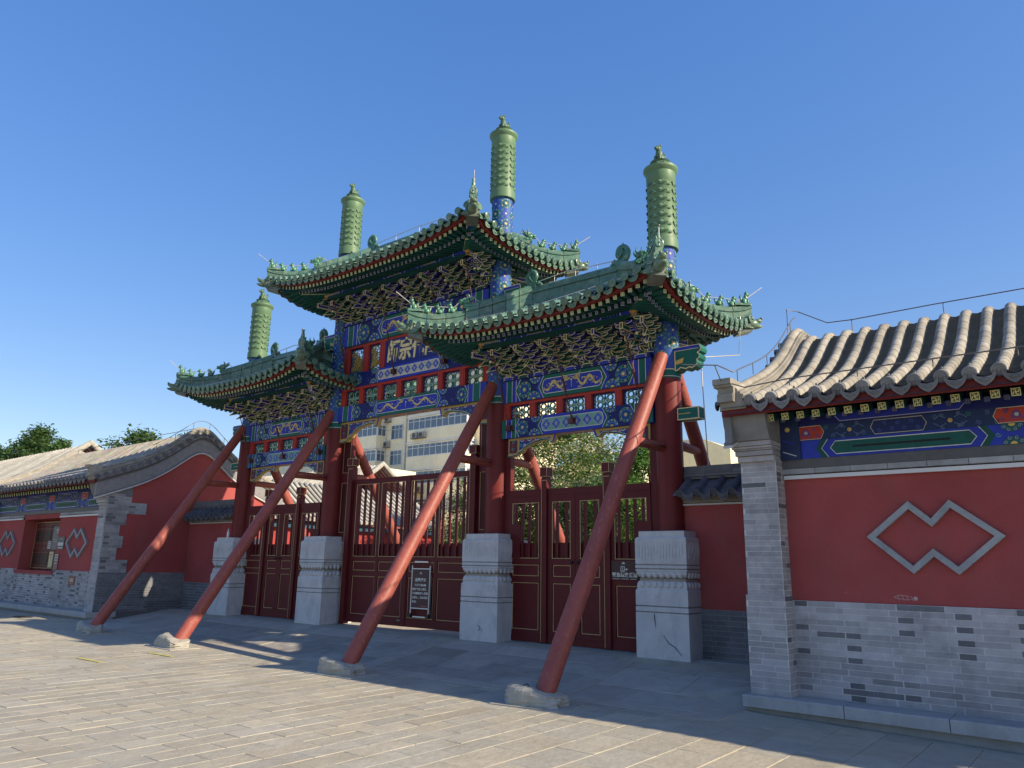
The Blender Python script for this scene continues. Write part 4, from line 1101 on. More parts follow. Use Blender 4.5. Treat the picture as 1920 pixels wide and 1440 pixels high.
# ------------------------------------------------------------------ gates
MLD = (.50, .36, .17)
def gold_frame(x0, z0, x1, z1, y, parent, w=.010, c=MLD):
    mb = MB()
    for a, b in (((x0, y-.006, z0), (x1, y, z0+w)), ((x0, y-.006, z1-w), (x1, y, z1)), ((x0, y-.006, z0+w), (x0+w, y, z1-w)), ((x1-w, y-.006, z0+w), (x1, y, z1-w))): mb.box(a, b, c)
    return put('gilt_moulding', mb, LACQ, parent)
def leaf(g, x0, x1, y, ztop, cols, sl, nm='gate_leaf', zb=.33, stile=.085, low=(.52, 1.30, 1.40, 1.60, 1.69), notch=None, slat_w=.05):
    # framed leaf: slatted opening above, two rows of raised-edge panels below
    th = .07; mb = MB()
    W = (x1-x0-stile*(cols+1))/cols
    for k in range(cols+1):
        xa = x0+k*(stile+W); mb.box((xa, y, zb), (xa+stile, y+th, ztop), MAROON)
    L = put(nm, mb, LACQ, g)
    for k in range(cols):
        xa = x0+stile+k*(stile+W); xb = xa+W
        for a, b in ((zb, low[0]), (low[1], low[2]), (low[3], low[4]), (ztop-.11, ztop)):
            mb = MB(); mb.box((xa, y+.002, a), (xb, y+th-.002, b), MAROON); put('gate_rail', mb, LACQ, L)
        for a, b in ((low[0], low[1]), (low[2], low[3])):
            mb = MB(); mb.box((xa, y+.022, a), (xb, y+th-.02, b), MAROON); put('gate_panel', mb, LACQ, L)
        gold_frame(xa+.012, low[0]+.008, xb-.012, low[1]-.008, y+.022, L); gold_frame(xa+.012, low[2]+.008, xb-.012, low[3]-.008, y+.022, L)
        gold_frame(xa+.002, low[4]+.004, xb-.002, ztop-.114, y+.004, L)
        mb = MB(); mb.box((xa, y+.045, low[4]), (xb, y+th-.005, 1.955), tuple(c*.8 for c in MAROON)); put('kick_board', mb, LACQ, L)
        for j in range(sl):
            xc = xa+W*(j+.5)/sl if sl > 1 else xa+W/2
            mb = MB(); mb.box((xc-slat_w/2, y+.012, low[4]), (xc+slat_w/2, y+.044, ztop-.11), MAROON); put('slat', mb, LACQ, L)
    return L
def gate_post(g, x, y, z1, w=.15):
    mb = MB(); mb.box((x-w/2, y-.05, ZG+.01), (x+w/2, y+.10, z1-.20), MAROON)
    p = put('gate_post', mb, LACQ, g)
    mb = MB(); mb.box((x-w/2-.012, y-.062, z1-.165), (x+w/2+.012, y+.112, z1), MAROON); mb.box((x-w/2+.01, y-.04, z1-.2), (x+w/2-.01, y+.09, z1-.165), MAROON)
    put('post_cap', mb, LACQ, p)
    mb = MB(); a = w/2+.0125
    for zz in (z1-.165, z1-.008):
        for q, r_ in (((x-a-.002, y-.066, zz), (x+a+.002, y-.062, zz+.008)), ((x+a, y-.062, zz), (x+a+.004, y+.112, zz+.008))): mb.box(q, r_, MLD)
    for xx in (x-a-.002, x+a-.006): mb.box((xx, y-.066, z1-.157), (xx+.008, y-.062, z1-.008), MLD)
    mb.box((x+a, y+.104, z1-.157), (x+a+.004, y+.112, z1-.008), MLD)
    for xx in (x-w/2+.012, ): mb.box((xx, y-.055, ZG+.03), (xx+.008, y-.05, z1-.25), MLD)
    mb.box((x-w/2-.004, y-.054, z1-.235), (x+w/2+.004, y-.05, z1-.225), MLD)
    put('gilt_moulding', mb, LACQ, p)
g = thing('wooden_gate', 'wide dark red slatted wooden gate with gilt lines in the middle bay', 'gate', (0, .06, ZG), 'wooden gates of the archway')
yg = .055
for s in (-1, 1): gate_post(g, s*1.80, yg-.02, 3.80)
leaf(g, -1.70, -.005, yg, 3.33, 2, 4, zb=.36); leaf(g, .005, 1.70, yg, 3.33, 2, 4, zb=.36)
mb = MB(); mb.box((-.06, yg-.012, .36), (.06, yg, 3.33), MAROON); put('meeting_stile', mb, LACQ, g)
mb = MB(); mb.tube([(-.12, yg-.03, .47), (-.02, yg-.03, .47)], .012, (.25, .23, .2), 6); mb.box((-.13, yg-.025, .455), (-.10, yg, .485), (.25, .23, .2)); put('bolt', mb, METAL, g)
def jamb(x0, x1, y, z0, z1, g, lines):
    mb = MB(); mb.box((x0, y, z0), (x1, y+.10, z1), MAROON); j = put('door_jamb', mb, LACQ, g)
    for a, b in lines:
        gold_frame(x0+.05, a, x1-.02, b, y, j, .008)
        m2 = MB(); m2.box((x0+.064, y-.002, a+.014), (x1-.034, y+.002, b-.014), tuple(c*.55 for c in MAROON)); put('jamb_panel', m2, LACQ, j)
for s in (-1, 1):
    a, b = s*1.885, s*2.20; jamb(min(a, b), max(a, b), yg+.01, ZG, 4.62, g, ((2.2, 3.28), (3.5, 4.4)))
for s, lab in ((-1, 'narrow dark red double gate in the left bay, between two stone clamp blocks'), (1, 'narrow dark red double gate with a white lettered exit plate in the right bay')):
    cx = s*4.156; y = -.035
    g2 = thing('wooden_gate', lab, 'gate', (cx, y, ZG), 'wooden gates of the archway')
    for q in (-1, 1): gate_post(g2, cx+q*.63, y+.01, 3.25, .12)
    lw = (.50, 1.29, 1.385, 1.59, 1.685)
    leaf(g2, cx-.565, cx-.004, y, 2.76, 1, 2, zb=.42, low=lw, stile=.09); leaf(g2, cx+.004, cx+.565, y, 2.76, 1, 2, zb=.42, low=lw, stile=.09)
    mb = MB(); mb.box((cx-1.42, y-.004, 2.762), (cx+1.42, y+.09, 2.875), MAROON); put('top_rail', mb, LACQ, g2); mb = MB(); mb.box((cx-1.42, y-.003, ZG+.01), (cx+1.42, y+.08, .418), MAROON); put('bottom_rail', mb, LACQ, g2)
    for q in (-1, 1):
        a, b = cx+q*.69, cx+q*1.42; x0, x1 = min(a, b), max(a, b)
        leaf(g2, x0, x1, y+.003, 2.76, 1, 4, 'side_panel', zb=.42, low=lw, stile=.07, slat_w=.045)
        nx = cx+q*1.33; mb = MB(); mb.box((min(nx-.16, nx+.10), y-.002, 1.69), (max(nx-.16, nx+.10) if q < 0 else nx+.10, y+.06, 2.28), MAROON) if q > 0 else mb.box((nx-.10, y-.002, 1.69), (nx+.16, y+.06, 2.28), MAROON)
        put('notch_board', mb, LACQ, g2)
        a, b = cx+q*1.42, cx+q*1.56; jamb(min(a, b), max(a, b), y+.02, ZG, 3.82, g2, ())
    mb = MB()
    for q in (-1, 1):
        mb.tube([(cx+q*.06, y-.002, 1.63), (cx+q*.06, y-.04, 1.63)], .014, (.04, .035, .03), 8); mb.blob((cx+q*.06, y-.052, 1.63), (.028, .024, .028), (.045, .04, .035), 10, 6)
    put('door_knob', mb, METAL, g2)
# exit plate on the right gate
sg = thing('exit_sign', 'dark plate with white characters and an arrow on the right gate beside the stone block', 'sign', (5.10, -.045, 1.51))
mb = MB(); mb.box((4.85, -.052, 1.375), (5.345, -.040, 1.665), (.05, .02, .02)); put('plate', mb, PRINT, sg)
put('lettering', text_mesh('緊急疏散通道', .076, WHITE, .001, .0012), PRINT, sg, facing(5.10, -.0535, 1.445))
A = Art(plane_fn((5.08, -.052, 1.53), (1, 0, 0), (0, 0, 1), (0, -1, 0)), .0015)
A.line([(-.045, -.035), (-.045, .05), (.02, .05), (.02, -.035)], .011, WHITE, 1); A.line([(-.012, .03), (-.012, -.005), (-.03, -.035)], .010, WHITE, 1); A.line([(-.012, .0), (.006, -.035)], .010, WHITE, 1); A.disc(-.012, .032, .009, WHITE, 2, 8)
A.line([(.03, .005), (.055, .005)], .012, WHITE, 1); A.poly([(.05, -.017), (.08, .005), (.05, .027)], WHITE, 1)
A.poly([(-.035, .085), (.035, .085), (.025, .10), (.012, .118), (-.012, .118), (-.025, .10)], (.5, .45, .42), 1)
for x0, x1 in ((-.20, -.07), (-.04, .09), (.12, .23)): A.line([(x0, -.142), (x1, -.142)], .008, (.5, .48, .46), 1)
put('symbols', A, PRINT, sg)
# notice stand in front of the middle gate
st = thing('notice_stand', 'metal framed notice board with white characters leaning on the middle gate', 'sign stand', (.50, .0, .55))
Ms = T((.505, .012, .555)) @ RX(-.012) @ MX.Diagonal((.86, 1, .80, 1))
def sbox(nm, a, b, c, m=METAL):
    mb = MB(); mb.box(a, b, c, Ms); return put(nm, mb, m, st)
SIL = (.62, .60, .56)
for s in (-1, 1):
    mb = MB(); mb.tube([Ms @ V((s*.285, 0, .08)), Ms @ V((s*.285, 0, 1.22))], .014, SIL, 8); put('frame_post', mb, METAL, st)
    mb = MB(); mb.tube([Ms @ V((s*.300, .026, 1.0)), Ms @ V((s*.300, .028, .02))], .012, (.12, .11, .11), 6); put('rear_leg', mb, METAL, st)
    sbox('foot', (s*.285-.025, -.03, 0), (s*.285+.025, .03, .09), (.03, .03, .03))
sbox('frame_rail', (-.285, -.012, 1.13), (.285, .012, 1.155), SIL); sbox('frame_rail', (-.285, -.012, .20), (.285, .012, .225), SIL)
sbox('handle_bar', (-.21, -.012, 1.29), (.21, .012, 1.325), (.70, .66, .62)); sbox('foot_bar', (-.20, -.012, -.0), (.20, .012, .03), (.66, .64, .6))
bd = sbox('notice_board', (-.262, -.008, .225), (.262, .008, 1.13), (.075, .028, .03), PRINT)
INV[bd] = MX.Identity(4)
fy = Ms @ T((0, -.0095, 0)) @ RX(math.pi/2)
put('lettering', text_mesh('温馨提示', .088, WHITE, .0005, .0016, spacing=1.0), PRINT, bd, fy @ T((0, .875, 0)))
put('lettering', text_mesh('　凡游客请佩戴\n防护下进入景区，\n凡未戴防护人员禁\n止进入，注意出院\n安全。', .062, WHITE, .0005, .0014, 'LEFT', ls=1.55), PRINT, bd, fy @ T((-.245, .56, 0)))
A = Art(lambda u, v, l: Ms @ V((u, -.0085-l, v)), .0012)
A.poly([(-.045, 1.015), (.045, 1.015), (.03, 1.035), (.014, 1.065), (-.014, 1.065), (-.03, 1.035)], (.6, .5, .5), 1); A.disc(0, 1.02, .017, (.075, .028, .03), 2, 8)
A.line([(.05, .27), (.22, .27)], .014, (.55, .12, .14), 1)
put('emblem', A, PRINT, bd)
bt = MB(); bt.lathe([(.032, 0), (.033, .02), (.033, .12), (.028, .15), (.013, .175), (.013, .195), (.016, .197), (.016, .22)], (-6.12, -.2, 2.108), (.75, .75, .72), 14)
o = put('bottle', bt, PRINT, label='small white bottle left standing on the far left stone clamp block', cat='bottle')
mb = MB(); mb.box((-2.02, -.005, 1.78), (-1.96, .055, 1.90), (.55, .52, .45)); put('door_bell', mb, PRINT, label='small pale switch box on the jamb left of the middle gate', cat='switch')

# ------------------------------------------------------------------ brick walls
BM = {}
def brick_mesh(L, h, c, d=.06):
    k = (round(L, 2), round(h, 3), c)
    if k not in BM:
        mb = MB(); mb.box((.0045, 0, .004), (k[0]-.0045, d, h-.004), c)
        BM[k] = mb.mesh('brick')
    return BM[k]
def bricks(parent, o, ang, width, z0, z1, n, budget, L=.315, Hd=.155, pat='wall', seed=1, proud=.004, c=BRK, mort=MORT):
    # face of coursed bricks; local x along the face, outward -y
    rr = random.Random(seed); h = (z1-z0)/n; B = T(o) @ RZ(ang); rest = MB()
    mb = MB(); mb.box((0, -.001, z0-o[2]), (width, .05, z1-o[2]), mort, B); put('mortar_bed', mb, BRICK, parent)
    for k in range(n):
        x = -((k % 2)*L*.5+(.13 if (k//2) % 2 else 0)) if pat != 'wall' else -.35-(k % 2)*(3*L+Hd)/2; j = k*2 if pat != 'wall' else 0
        while x < width-.01:
            hd = pat == 'wall' and (j % 4 == 3); l = Hd if hd else L
            a, b = max(x, 0), min(x+l, width)
            if b-a > .03:
                cc = BRKD if (hd and rr.random() < (.75 if k > n*.35 else .3)) or rr.random() < .025 else c
                if k < n*.25 and pat == 'wall': cc = tuple(q*rr.uniform(.55, .8) for q in c) if False else (tuple(q*.72 for q in c) if rr.random() < .35 else cc)
                M = B @ T((a, -proud+rr.uniform(-.0015, .0015), z0-o[2]+k*h))
                if budget[0] > 0: put('brick', brick_mesh(b-a, h, cc), BRICK, parent, M); budget[0] -= 1
                else: rest.add([M @ v.co for v in brick_mesh(b-a, h, cc).vertices], [list(p.vertices) for p in brick_mesh(b-a, h, cc).polygons], (lambda f: tuple(q*f for q in cc))(rr.uniform(.85, 1.15)))
            x += l; j += 1
    if rest.v: put('bricks', rest, BRICK, parent, kind='stuff')

# ------------------------------------------------------------------ halls flanking the gate
PROF = [(-.45, 3.49), (-.2, 3.585), (0, 3.665), (.3, 3.78), (.6, 3.90), (.9, 4.04), (1.2, 4.21), (1.5, 4.41), (1.8, 4.65), (2.05, 4.85), (2.2, 4.93), (2.37, 4.965)]
def zt(v):
    v = v if v <= 2.37 else 4.74-v
    if v <= PROF[0][0]: return PROF[0][1]+(v-PROF[0][0])*.38
    for (a, za), (b, zb_) in zip(PROF, PROF[1:]):
        if v <= b: return za+(zb_-za)*(v-a)/(b-a)
    return PROF[-1][1]
ETH, DTH = eave_tile_mesh((.20, .20, .20), .068, .10), drip_tile_mesh((.16, .16, .165), .20, .085, .22, .02)  # greys set darker than the roof tiles, with the eave shade in the colour
def barrel_mesh(L=.215, r0=.065, r1=.062, c=GT):
    mb = MB(); n = 8
    vs = [V((r*math.cos(math.pi*k/n), y, r*math.sin(math.pi*k/n))) for y, r in ((-.007, r0-.003), (0, r0), (.012, r0), (L, r1)) for k in range(n+1)]
    mb.add(vs, [[j*(n+1)+k, j*(n+1)+k+1, (j+1)*(n+1)+k+1, (j+1)*(n+1)+k] for j in range(3) for k in range(n)], [tuple(x*.35 for x in c)]*n+[c]*(2*n), True)
    mb.add([V((r0+.02, 0, -.03)), V((r0-.01, 0, .02)), V((r1-.01, L, .02)), V((r1+.02, L, -.03)), V((-r0-.02, 0, -.03)), V((-r0+.01, 0, .02)), V((-r1+.01, L, .02)), V((-r1-.02, L, -.03))], [[0, 1, 2, 3], [7, 6, 5, 4]], tuple(x*1.15 for x in c))
    return mb.mesh('barrel_tile')
BAR = barrel_mesh(); ETD0 = eave_tile_mesh((.13, .135, .15), .072, .22)
def fret_rafter():
    mb = MB(); s = .041
    mb.box((-s, 0, -s), (s, .5, s), (.012, .07, .06))
    def q(x0, z0, x1, z1, c, y): mb.add([V((x0, y, z0)), V((x1, y, z0)), V((x1, y, z1)), V((x0, y, z1))], [[0, 1, 2, 3]], c)
    g = (.60, .57, .26); t = s*.12; e = s*.60
    q(-s, -s, s, s, g, -.001); q(-s*.80, -s*.80, s*.80, s*.80, (.02, .05, .03), -.002)
    q(-t, -e, t, e, g, -.003); q(-e, -t, e, t, g, -.0032)
    q(-e, e-t, -t, e+t, g, -.0034); q(t, -e-t, e, -e+t, g, -.0034); q(e-t, t, e+t, e, g, -.0036); q(-e-t, -e, -e+t, -t, g, -.0036)
    return mb.mesh('flying_rafter')
FRT = fret_rafter()
def flower_rafter():
    mb = MB(); r = .036
    mb.tube([(0, 0, 0), (0, .5, 0)], r, (.012, .03, .10), 10)
    for k in range(4):
        a = math.pi/4+k*math.pi/2; mb.tube([(.018*math.cos(a)+.010*math.cos(u), -.002, .018*math.sin(a)+.010*math.sin(u)) for u in [i*1.05 for i in range(7)]], .0022, (.30, .28, .42), 4)
    return mb.mesh('eave_rafter')
FLR = flower_rafter()
def frieze_art(A, L, z0, z1, z2, z3, l=1, per=2.15, off=0.):
    A.rect(0, z0, L, z1, BLUE, l); A.rect(0, z1, L, z2, (.012, .03, .10), l); A.rect(0, z2, L, z3, DBLUE, l)
    u0 = off-per
    while u0 < L:
        def cl(p): return [(min(max(a, 0), L), b) for a, b in p]
        h = z1-z0; m = (z0+z1)/2; c = u0+per/2
        pa, pb = c-.72, c+.72
        if pb > 0 and pa < L:
            A.poly(cl([(pa-.13, z0), (pa-.20, m), (pa-.13, z1), (pb+.13, z1), (pb+.20, m), (pb+.13, z0)]), (.01, .07, .06), l+1)
            A.poly(cl([(pa-.05, z0), (pa-.13, m), (pa-.05, z1), (pb+.05, z1), (pb+.13, m), (pb+.05, z0)]), (.02, .04, .34), l+2)
            P = cl([(pa+.03, z0+h*.15), (pb-.03, z0+h*.15), (pb+.03, m), (pb-.03, z1-h*.15), (pa+.03, z1-h*.15), (pa-.03, m)])
            A.poly(P, (.008, .085, .075), l+3); A.line(P, .010, (.55, .57, .58), l+4, closed=True)
            for s in (-1, 1): A.line(cl([(c+s*.775, z0), (c+s*.85, m), (c+s*.775, z1)]), .008, (.55, .57, .55), l+4)
            A.line(cl([(pa+.22, m), (pb-.22, m)]), .022, BLACK, l+4)
        for s in (int(round((u0-off)/per)) % 2,):
            u = c-.72-.355
            if .1 < u < L-.1:
                for zz, sg_ in ((z0, 1), (z1, -1)):
                    A.poly([(u+.10*math.cos(sg_*math.pi*k/8), zz+.085*math.sin(sg_*math.pi*k/8)) for k in range(9)], (.02, .04, .30) if s == 0 else (.02, .09, .09), l+3)
                    for k in range(4):
                        t = sg_*math.pi*(k+.5)/4; A.spiral(u+.078*math.cos(t), zz+.066*math.sin(t), .022, .005, (.30, .36, .52), l+4, 1.2, k, 1, 8)
                    A.poly([(u+.032*math.cos(sg_*math.pi*k/6), zz+.03*math.sin(sg_*math.pi*k/6)) for k in range(7)], GOLD, l+5)
                for sx in (-1, 1): A.spiral(u+sx*.13, m, .03, .006, (.15, .36, .36), l+4, 1.3, 0, sx, 8)
        h2 = z2-z1; m2 = (z1+z2)/2
        for uc, red in ((c-1.02, 1), (c, 0)):
            if -.3 < uc < L+.3:
                hw = .17 if red else .25
                P = cl([(uc-hw, z1+.012), (uc+hw, z1+.012), (uc+hw+.04, m2), (uc+hw, z2-.012), (uc-hw, z2-.012), (uc-hw-.04, m2)])
                A.poly(P, (.40, .045, .03) if red else (.012, .022, .11), l+2); A.line(P, .007, (.50, .48, .42), l+3, closed=True)
                for k in range(7):
                    uu = uc-hw*.8+hw*1.6*k/6
                    if .02 < uu < L-.02: A.spiral(uu, m2+(.035 if k % 2 else -.035), .026, .0065, (.07, .08, .30) if red else (.05, .10, .34), l+4, 1.25, k, 1 if k % 2 else -1, 9)
                if red and .05 < uc < L-.05: A.disc(uc, m2, .022, (.35, .40, .42), l+5, 8); A.ring(uc, m2, .034, .007, BLUE, l+5, 8)
        for q in range(26):
            uu = u0+per*(q+.5)/26; zz = m2+(.055 if q % 2 else -.055)
            if .03 < uu < L-.03 and abs(uu-c) > .30 and abs(uu-c+1.02) > .23 and abs(abs(uu-c)-.52) > .10: A.spiral(uu, zz, .030, .006, (.10, .16, .38) if q % 3 else (.05, .20, .22), l+2, 1.4, q, 1 if q % 2 else -1, 9)
        for uc in (c-.52, c+.52):
            if .1 < uc < L-.1:
                A.disc(uc, m2, .026, (.45, .30, .12), l+3, 8)
                for sx in (-1, 1):
                    for sz in (-1, 1): A.line([(uc+sx*.04, m2+sz*.03), (uc+sx*.10, m2+sz*.06), (uc+sx*.16, m2+sz*.02)], .006, (.12, .2, .42), l+3); A.spiral(uc+sx*.08, m2+sz*.07, .022, .005, (.16, .26, .4), l+3, 1.2, 0, sx, 7)
        h3 = z3-z2
        P = cl([(c-.75, z3), (c-.62, z2+.02), (c+.62, z2+.02), (c+.75, z3)]); A.poly(P, (.02, .035, .34), l+2); A.line(P, .007, (.5, .52, .55), l+3)
        u0 += per
def hall(name, label, x0, y0, sx, length, zst, zgr, ind, tiles_ind, window=None, gable_bricks=None, far_gable=False):
    # x0,y0: outer corner of the pier; sx: direction away from the gate; zst: top of the stone step
    h = thing(name, label, 'building', (x0+sx*length/2, y0+2.3, zst))
    X = lambda u: x0+sx*u; W = lambda u, v, z: V((x0+sx*u, y0+v, z))
    def bx(nm, u0, u1, v0, v1, z0, z1, c, m, par=None):
        mb = MB(); mb.box((min(X(u0), X(u1)), y0+v0, z0), (max(X(u0), X(u1)), y0+v1, z1), c); return put(nm, mb, m, par or h)
    zw, zc = 1.226, 2.66
    D = 4.74
    # step of dressed stone blocks
    stp = bx('stone_step', -.03, length, -.06, .5, zst-.30, zst-.012, (.30, .295, .29), STONE)
    u = -.05
    while u < length:
        q = u+random.Random(u).uniform(.85, 1.2)
        mb = MB(); a, b = sorted((X(u+.004), X(q-.004)))
        hgt = .125; mb.prism([(-.15, zst-hgt), (-.155, zst-.012), (-.145, zst), (.55, zst), (.55, zst-hgt)], (a, y0, 0), (0, 1, 0), (0, 0, 1), (1, 0, 0), 0, b-a, (.37, .365, .36))
        put('step_block', mb, STONE, stp); u = q
    # front wall
    if window: segs = [(.44, window[0]), (window[1], length)]
    else: segs = [(.44, length)]
    for i, (a, b) in enumerate(segs):
        wall = bx('front_wall', a, b, .275, .55, zst, zc, WALLR, PLAST)
        mb = MB(); cb = bx('wall_coping', a, b, .255, .56, zc+.045, zc+.115, (.26, .26, .27), BRICK, wall)
        uu = a
        while uu < b:
            bx('coping_brick', uu+.004, min(uu+.40, b)-.002, .235, .26, zc+.05, zc+.11, (.33, .335, .35), BRICK, wall); uu += .40
        bx('white_pipe', a+.03, b, .225, .255, zc-.015, zc+.03, (.62, .62, .62), PLAIN, wall)
    if window:
        w0, w1 = window; bx('sill_wall', w0, w1, .275, .55, zst, 1.10, BRK, BRICK); bx('window_recess', w0, w1, .62, .66, 1.1, 2.75, DRED, PLAST)
        bx('window_sill', w0-.05, w1+.05, .22, .66, 1.10, 1.20, WALLR, PLAST); bx('window_head', w0, w1, .275, .62, 2.64, zc+.115, WALLR, PLAST)
        for e in (w0, w1): bx('window_jamb', e-.003 if e == w0 else e-.05, e+.05 if e == w0 else e+.003, .275, .62, 1.2, 2.66, WALLR, PLAST)
        wf = bx('lattice_window', w0+.08, w1-.08, .585, .615, 1.22, 2.60, tuple(c*.8 for c in MAROON), LACQ)
        gx = sorted((X(w0+.12), X(w1-.12))); gold_frame(gx[0], 1.25, gx[1], 2.57, y0+.583, wf, .012)
        nb = 4; bw = (gx[1]-gx[0]-.1)/nb
        for k in range(nb):
            a = gx[0]+.05+k*bw
            for z0_, z1_ in ((1.32, 1.70), (1.82, 1.95), (1.98, 2.35), (2.38, 2.50)):
                gold_frame(a+.03, z0_, a+bw-.03, z1_, y0+.583, wf, .011, (.20, .075, .05))
                if z1_-z0_ > .3:
                    m2 = MB(); m2.box((a+.06, y0+.578, z0_+.03), (a+bw-.06, y0+.586, z1_-.03), (.03, .012, .012)); put('window_pane', m2, LACQ, wf)
    # brick dado on the front
    bud = [ind]
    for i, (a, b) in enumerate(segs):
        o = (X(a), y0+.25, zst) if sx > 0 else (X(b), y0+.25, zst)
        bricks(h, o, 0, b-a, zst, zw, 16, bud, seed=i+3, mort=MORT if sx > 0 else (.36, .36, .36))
    if window:
        o = (X(w0), y0+.25, zst) if sx > 0 else (X(w1), y0+.25, zst); bricks(h, o, 0, w1-w0, zst, 1.10, 13, [0], seed=9)
    # pier
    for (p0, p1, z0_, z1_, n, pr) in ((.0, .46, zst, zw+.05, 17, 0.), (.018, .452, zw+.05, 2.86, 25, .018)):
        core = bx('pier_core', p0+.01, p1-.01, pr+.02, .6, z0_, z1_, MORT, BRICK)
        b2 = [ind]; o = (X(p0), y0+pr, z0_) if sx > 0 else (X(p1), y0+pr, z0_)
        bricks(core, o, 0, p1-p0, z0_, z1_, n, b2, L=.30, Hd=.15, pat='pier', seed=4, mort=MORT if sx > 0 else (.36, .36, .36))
        if sx > 0: bricks(core, (X(p1), y0+pr, z0_), math.pi/2, .28-pr, z0_, z1_, n, b2, L=.28, pat='pier', seed=5)
    # corbelled pier head
    pts = [(2.86, 2.925, -.03), (2.93, 2.985, -.07), (2.99, 3.01, -.085), (3.012, 3.035, -.115), (3.04, 3.095, -.14), (3.10, 3.40, -.17)]
    for k, (a, b, v) in enumerate(pts):
        mb = MB(); lo, hi = sorted((X(-.012*k if sx > 0 else .004), X(.452+.003*k)))
        if k < 5: mb.box((lo, y0+v, a), (hi, y0+.6, b), BRK)
        else: mb.prism([(v, a), (.6, a), (.6, b), (v-.13, b), (v-.10, b-.12)], (lo, y0, 0), (0, 1, 0), (0, 0, 1), (1, 0, 0), 0, hi-lo, (.20, .20, .20))
        put('corbel_course', mb, BRICK, h)
    # painted frieze and eaves timber
    fz = bx('frieze_beam', .46, length, .24, .5, zc+.115, 3.42, (.10, .10, .105), PAINT)
    if sx > 0: A = Art(plane_fn((X(.70), y0+.235, 0), (1, 0, 0), (0, 0, 1), (0, -1, 0)), .003)
    else: A = Art(plane_fn((X(length), y0+.235, 0), (1, 0, 0), (0, 0, 1), (0, -1, 0)), .003)
    frieze_art(A, length-.70, 2.885, 3.10, 3.285, 3.46, per=2.15, off=.02); put('painted_face', A, PAINT, fz)
    mb = MB(); lo, hi = sorted((X(.46), X(.70))); mb.box((lo, y0+.20, 2.88), (hi, y0+.5, 3.42), (.015, .03, .10))
    mb.bar((lo+.03, y0+.198, 2.98), (hi-.05, y0+.198, 2.92), .004, .012, (.4, .42, .48)); mb.bar((lo+.03, y0+.198, 3.12), (hi-.05, y0+.198, 3.06), .004, .012, (.02, .04, .35)); mb.tube([(lo+.1, y0+.199, 3.25), (lo+.1, y0+.196, 3.25)], .03, GOLD, 8)
    put('beam_end', mb, PAINT, h)
    mb = MB(); lo, hi = sorted((X(-.02), X(length)))
    mb.prism([(-.40, 3.375), (-.37, 3.375), (-.34, 3.50), (-.385, 3.50)], (lo, y0, 0), (0, 1, 0), (0, 0, 1), (1, 0, 0), 0, hi-lo, (.17, .026, .024)); put('eave_fascia', mb, PAINT, h)
    mb = MB(); mb.prism([(-.37, 3.40), (.3, 3.62), (.3, 3.66), (-.37, 3.44)], (lo, y0, 0), (0, 1, 0), (0, 0, 1), (1, 0, 0), 0, hi-lo, (.15, .03, .025)); put('soffit_board', mb, PAINT, h)
    nR = int((length-.5)/.1775)
    for k in range(nR):
        u = .49+k*.1775
        if k < 45:
            put('flying_rafter', FRT, PAINT, h, T(W(u, -.17, 3.35)) @ RX(.28)); put('eave_rafter', FLR, PAINT, h, T(W(u+.08, .04, 3.345)) @ RX(.3))
    # roof
    sheet = MB(); lo, hi = 0., length; n = 40; vv = [-.45+(D+.9)*i/n for i in range(n+1)]
    sheet.add([W(u, v, zt(v)-.02) for v in vv for u in (lo, hi)]+[W(u, v, zt(v)-.10) for v in vv for u in (lo, hi)], [[2*i, 2*i+1, 2*i+3, 2*i+2] for i in range(n)]+[[2*n+2+2*i, 2*n+3+2*i, 2*n+5+2*i, 2*n+4+2*i] for i in range(n)], GTD, True)
    roof = put('tiled_roof', sheet, GTILE, h)
    pitch = .253; cnt = [tiles_ind]; nrow = int((length-.35)/pitch); tr = MB()
    # arc length parametrisation of the slope
    S = [(-.36, 0.)]
    while S[-1][0] < 2.37:
        v = S[-1][0]+.02; S.append((v, S[-1][1]+math.hypot(.02, zt(v)-zt(v-.02))))
    def vat(s):
        for (a, sa), (b, sb) in zip(S, S[1:]):
            if s <= sb: return a+(b-a)*(s-sa)/(sb-sa)
        return 2.37
    Ls = S[-1][1]; nt = 15; back = MB()
    for r in range(nrow+1):
        u = .35+r*pitch
        row_mb = MB()
        for k in range(nt+1):
            v0 = vat(Ls*k/nt*.985); v1 = vat(Ls*(k+1)/nt*.985) if k < nt else 2.62
            sl = math.atan2(zt(v1)-zt(v0), v1-v0)
            M = T(W(u, v0, zt(v0)+.022)) @ RX(sl) @ MX.Diagonal((1, math.hypot(v1-v0, zt(v1)-zt(v0))/.205, 1, 1))
            if cnt[0] > 0: put('barrel_tile', BAR, GTILE, roof, M); cnt[0] -= 1
            else: row_mb.add([M @ q.co for q in BAR.vertices], [list(p.vertices) for p in BAR.polygons], tuple(c*random.uniform(.88, 1.1) for c in GT), True)
        if row_mb.v: put('tile_row', row_mb, GTILE, roof)
        v = 2.37
        back.tube([W(u, 2.6+.3*i, zt(2.6+.3*i)+.02) for i in range(9)], .07, GT, 8)
        sl = math.atan2(zt(-.1)-zt(-.4), .3)
        put('eave_tile', ETH, GTILE, roof, T(W(u, -.44, zt(-.44)+.045)) @ RX(sl))
        if r < nrow: put('drip_tile', DTH, GTILE, roof, T(W(u+pitch/2, -.455, zt(-.455)+.01)) @ RX(sl*.4))
        # overlapping trough tiles
        fine = r*pitch < 4.2 and sx > 0
        m = 62 if fine else 24
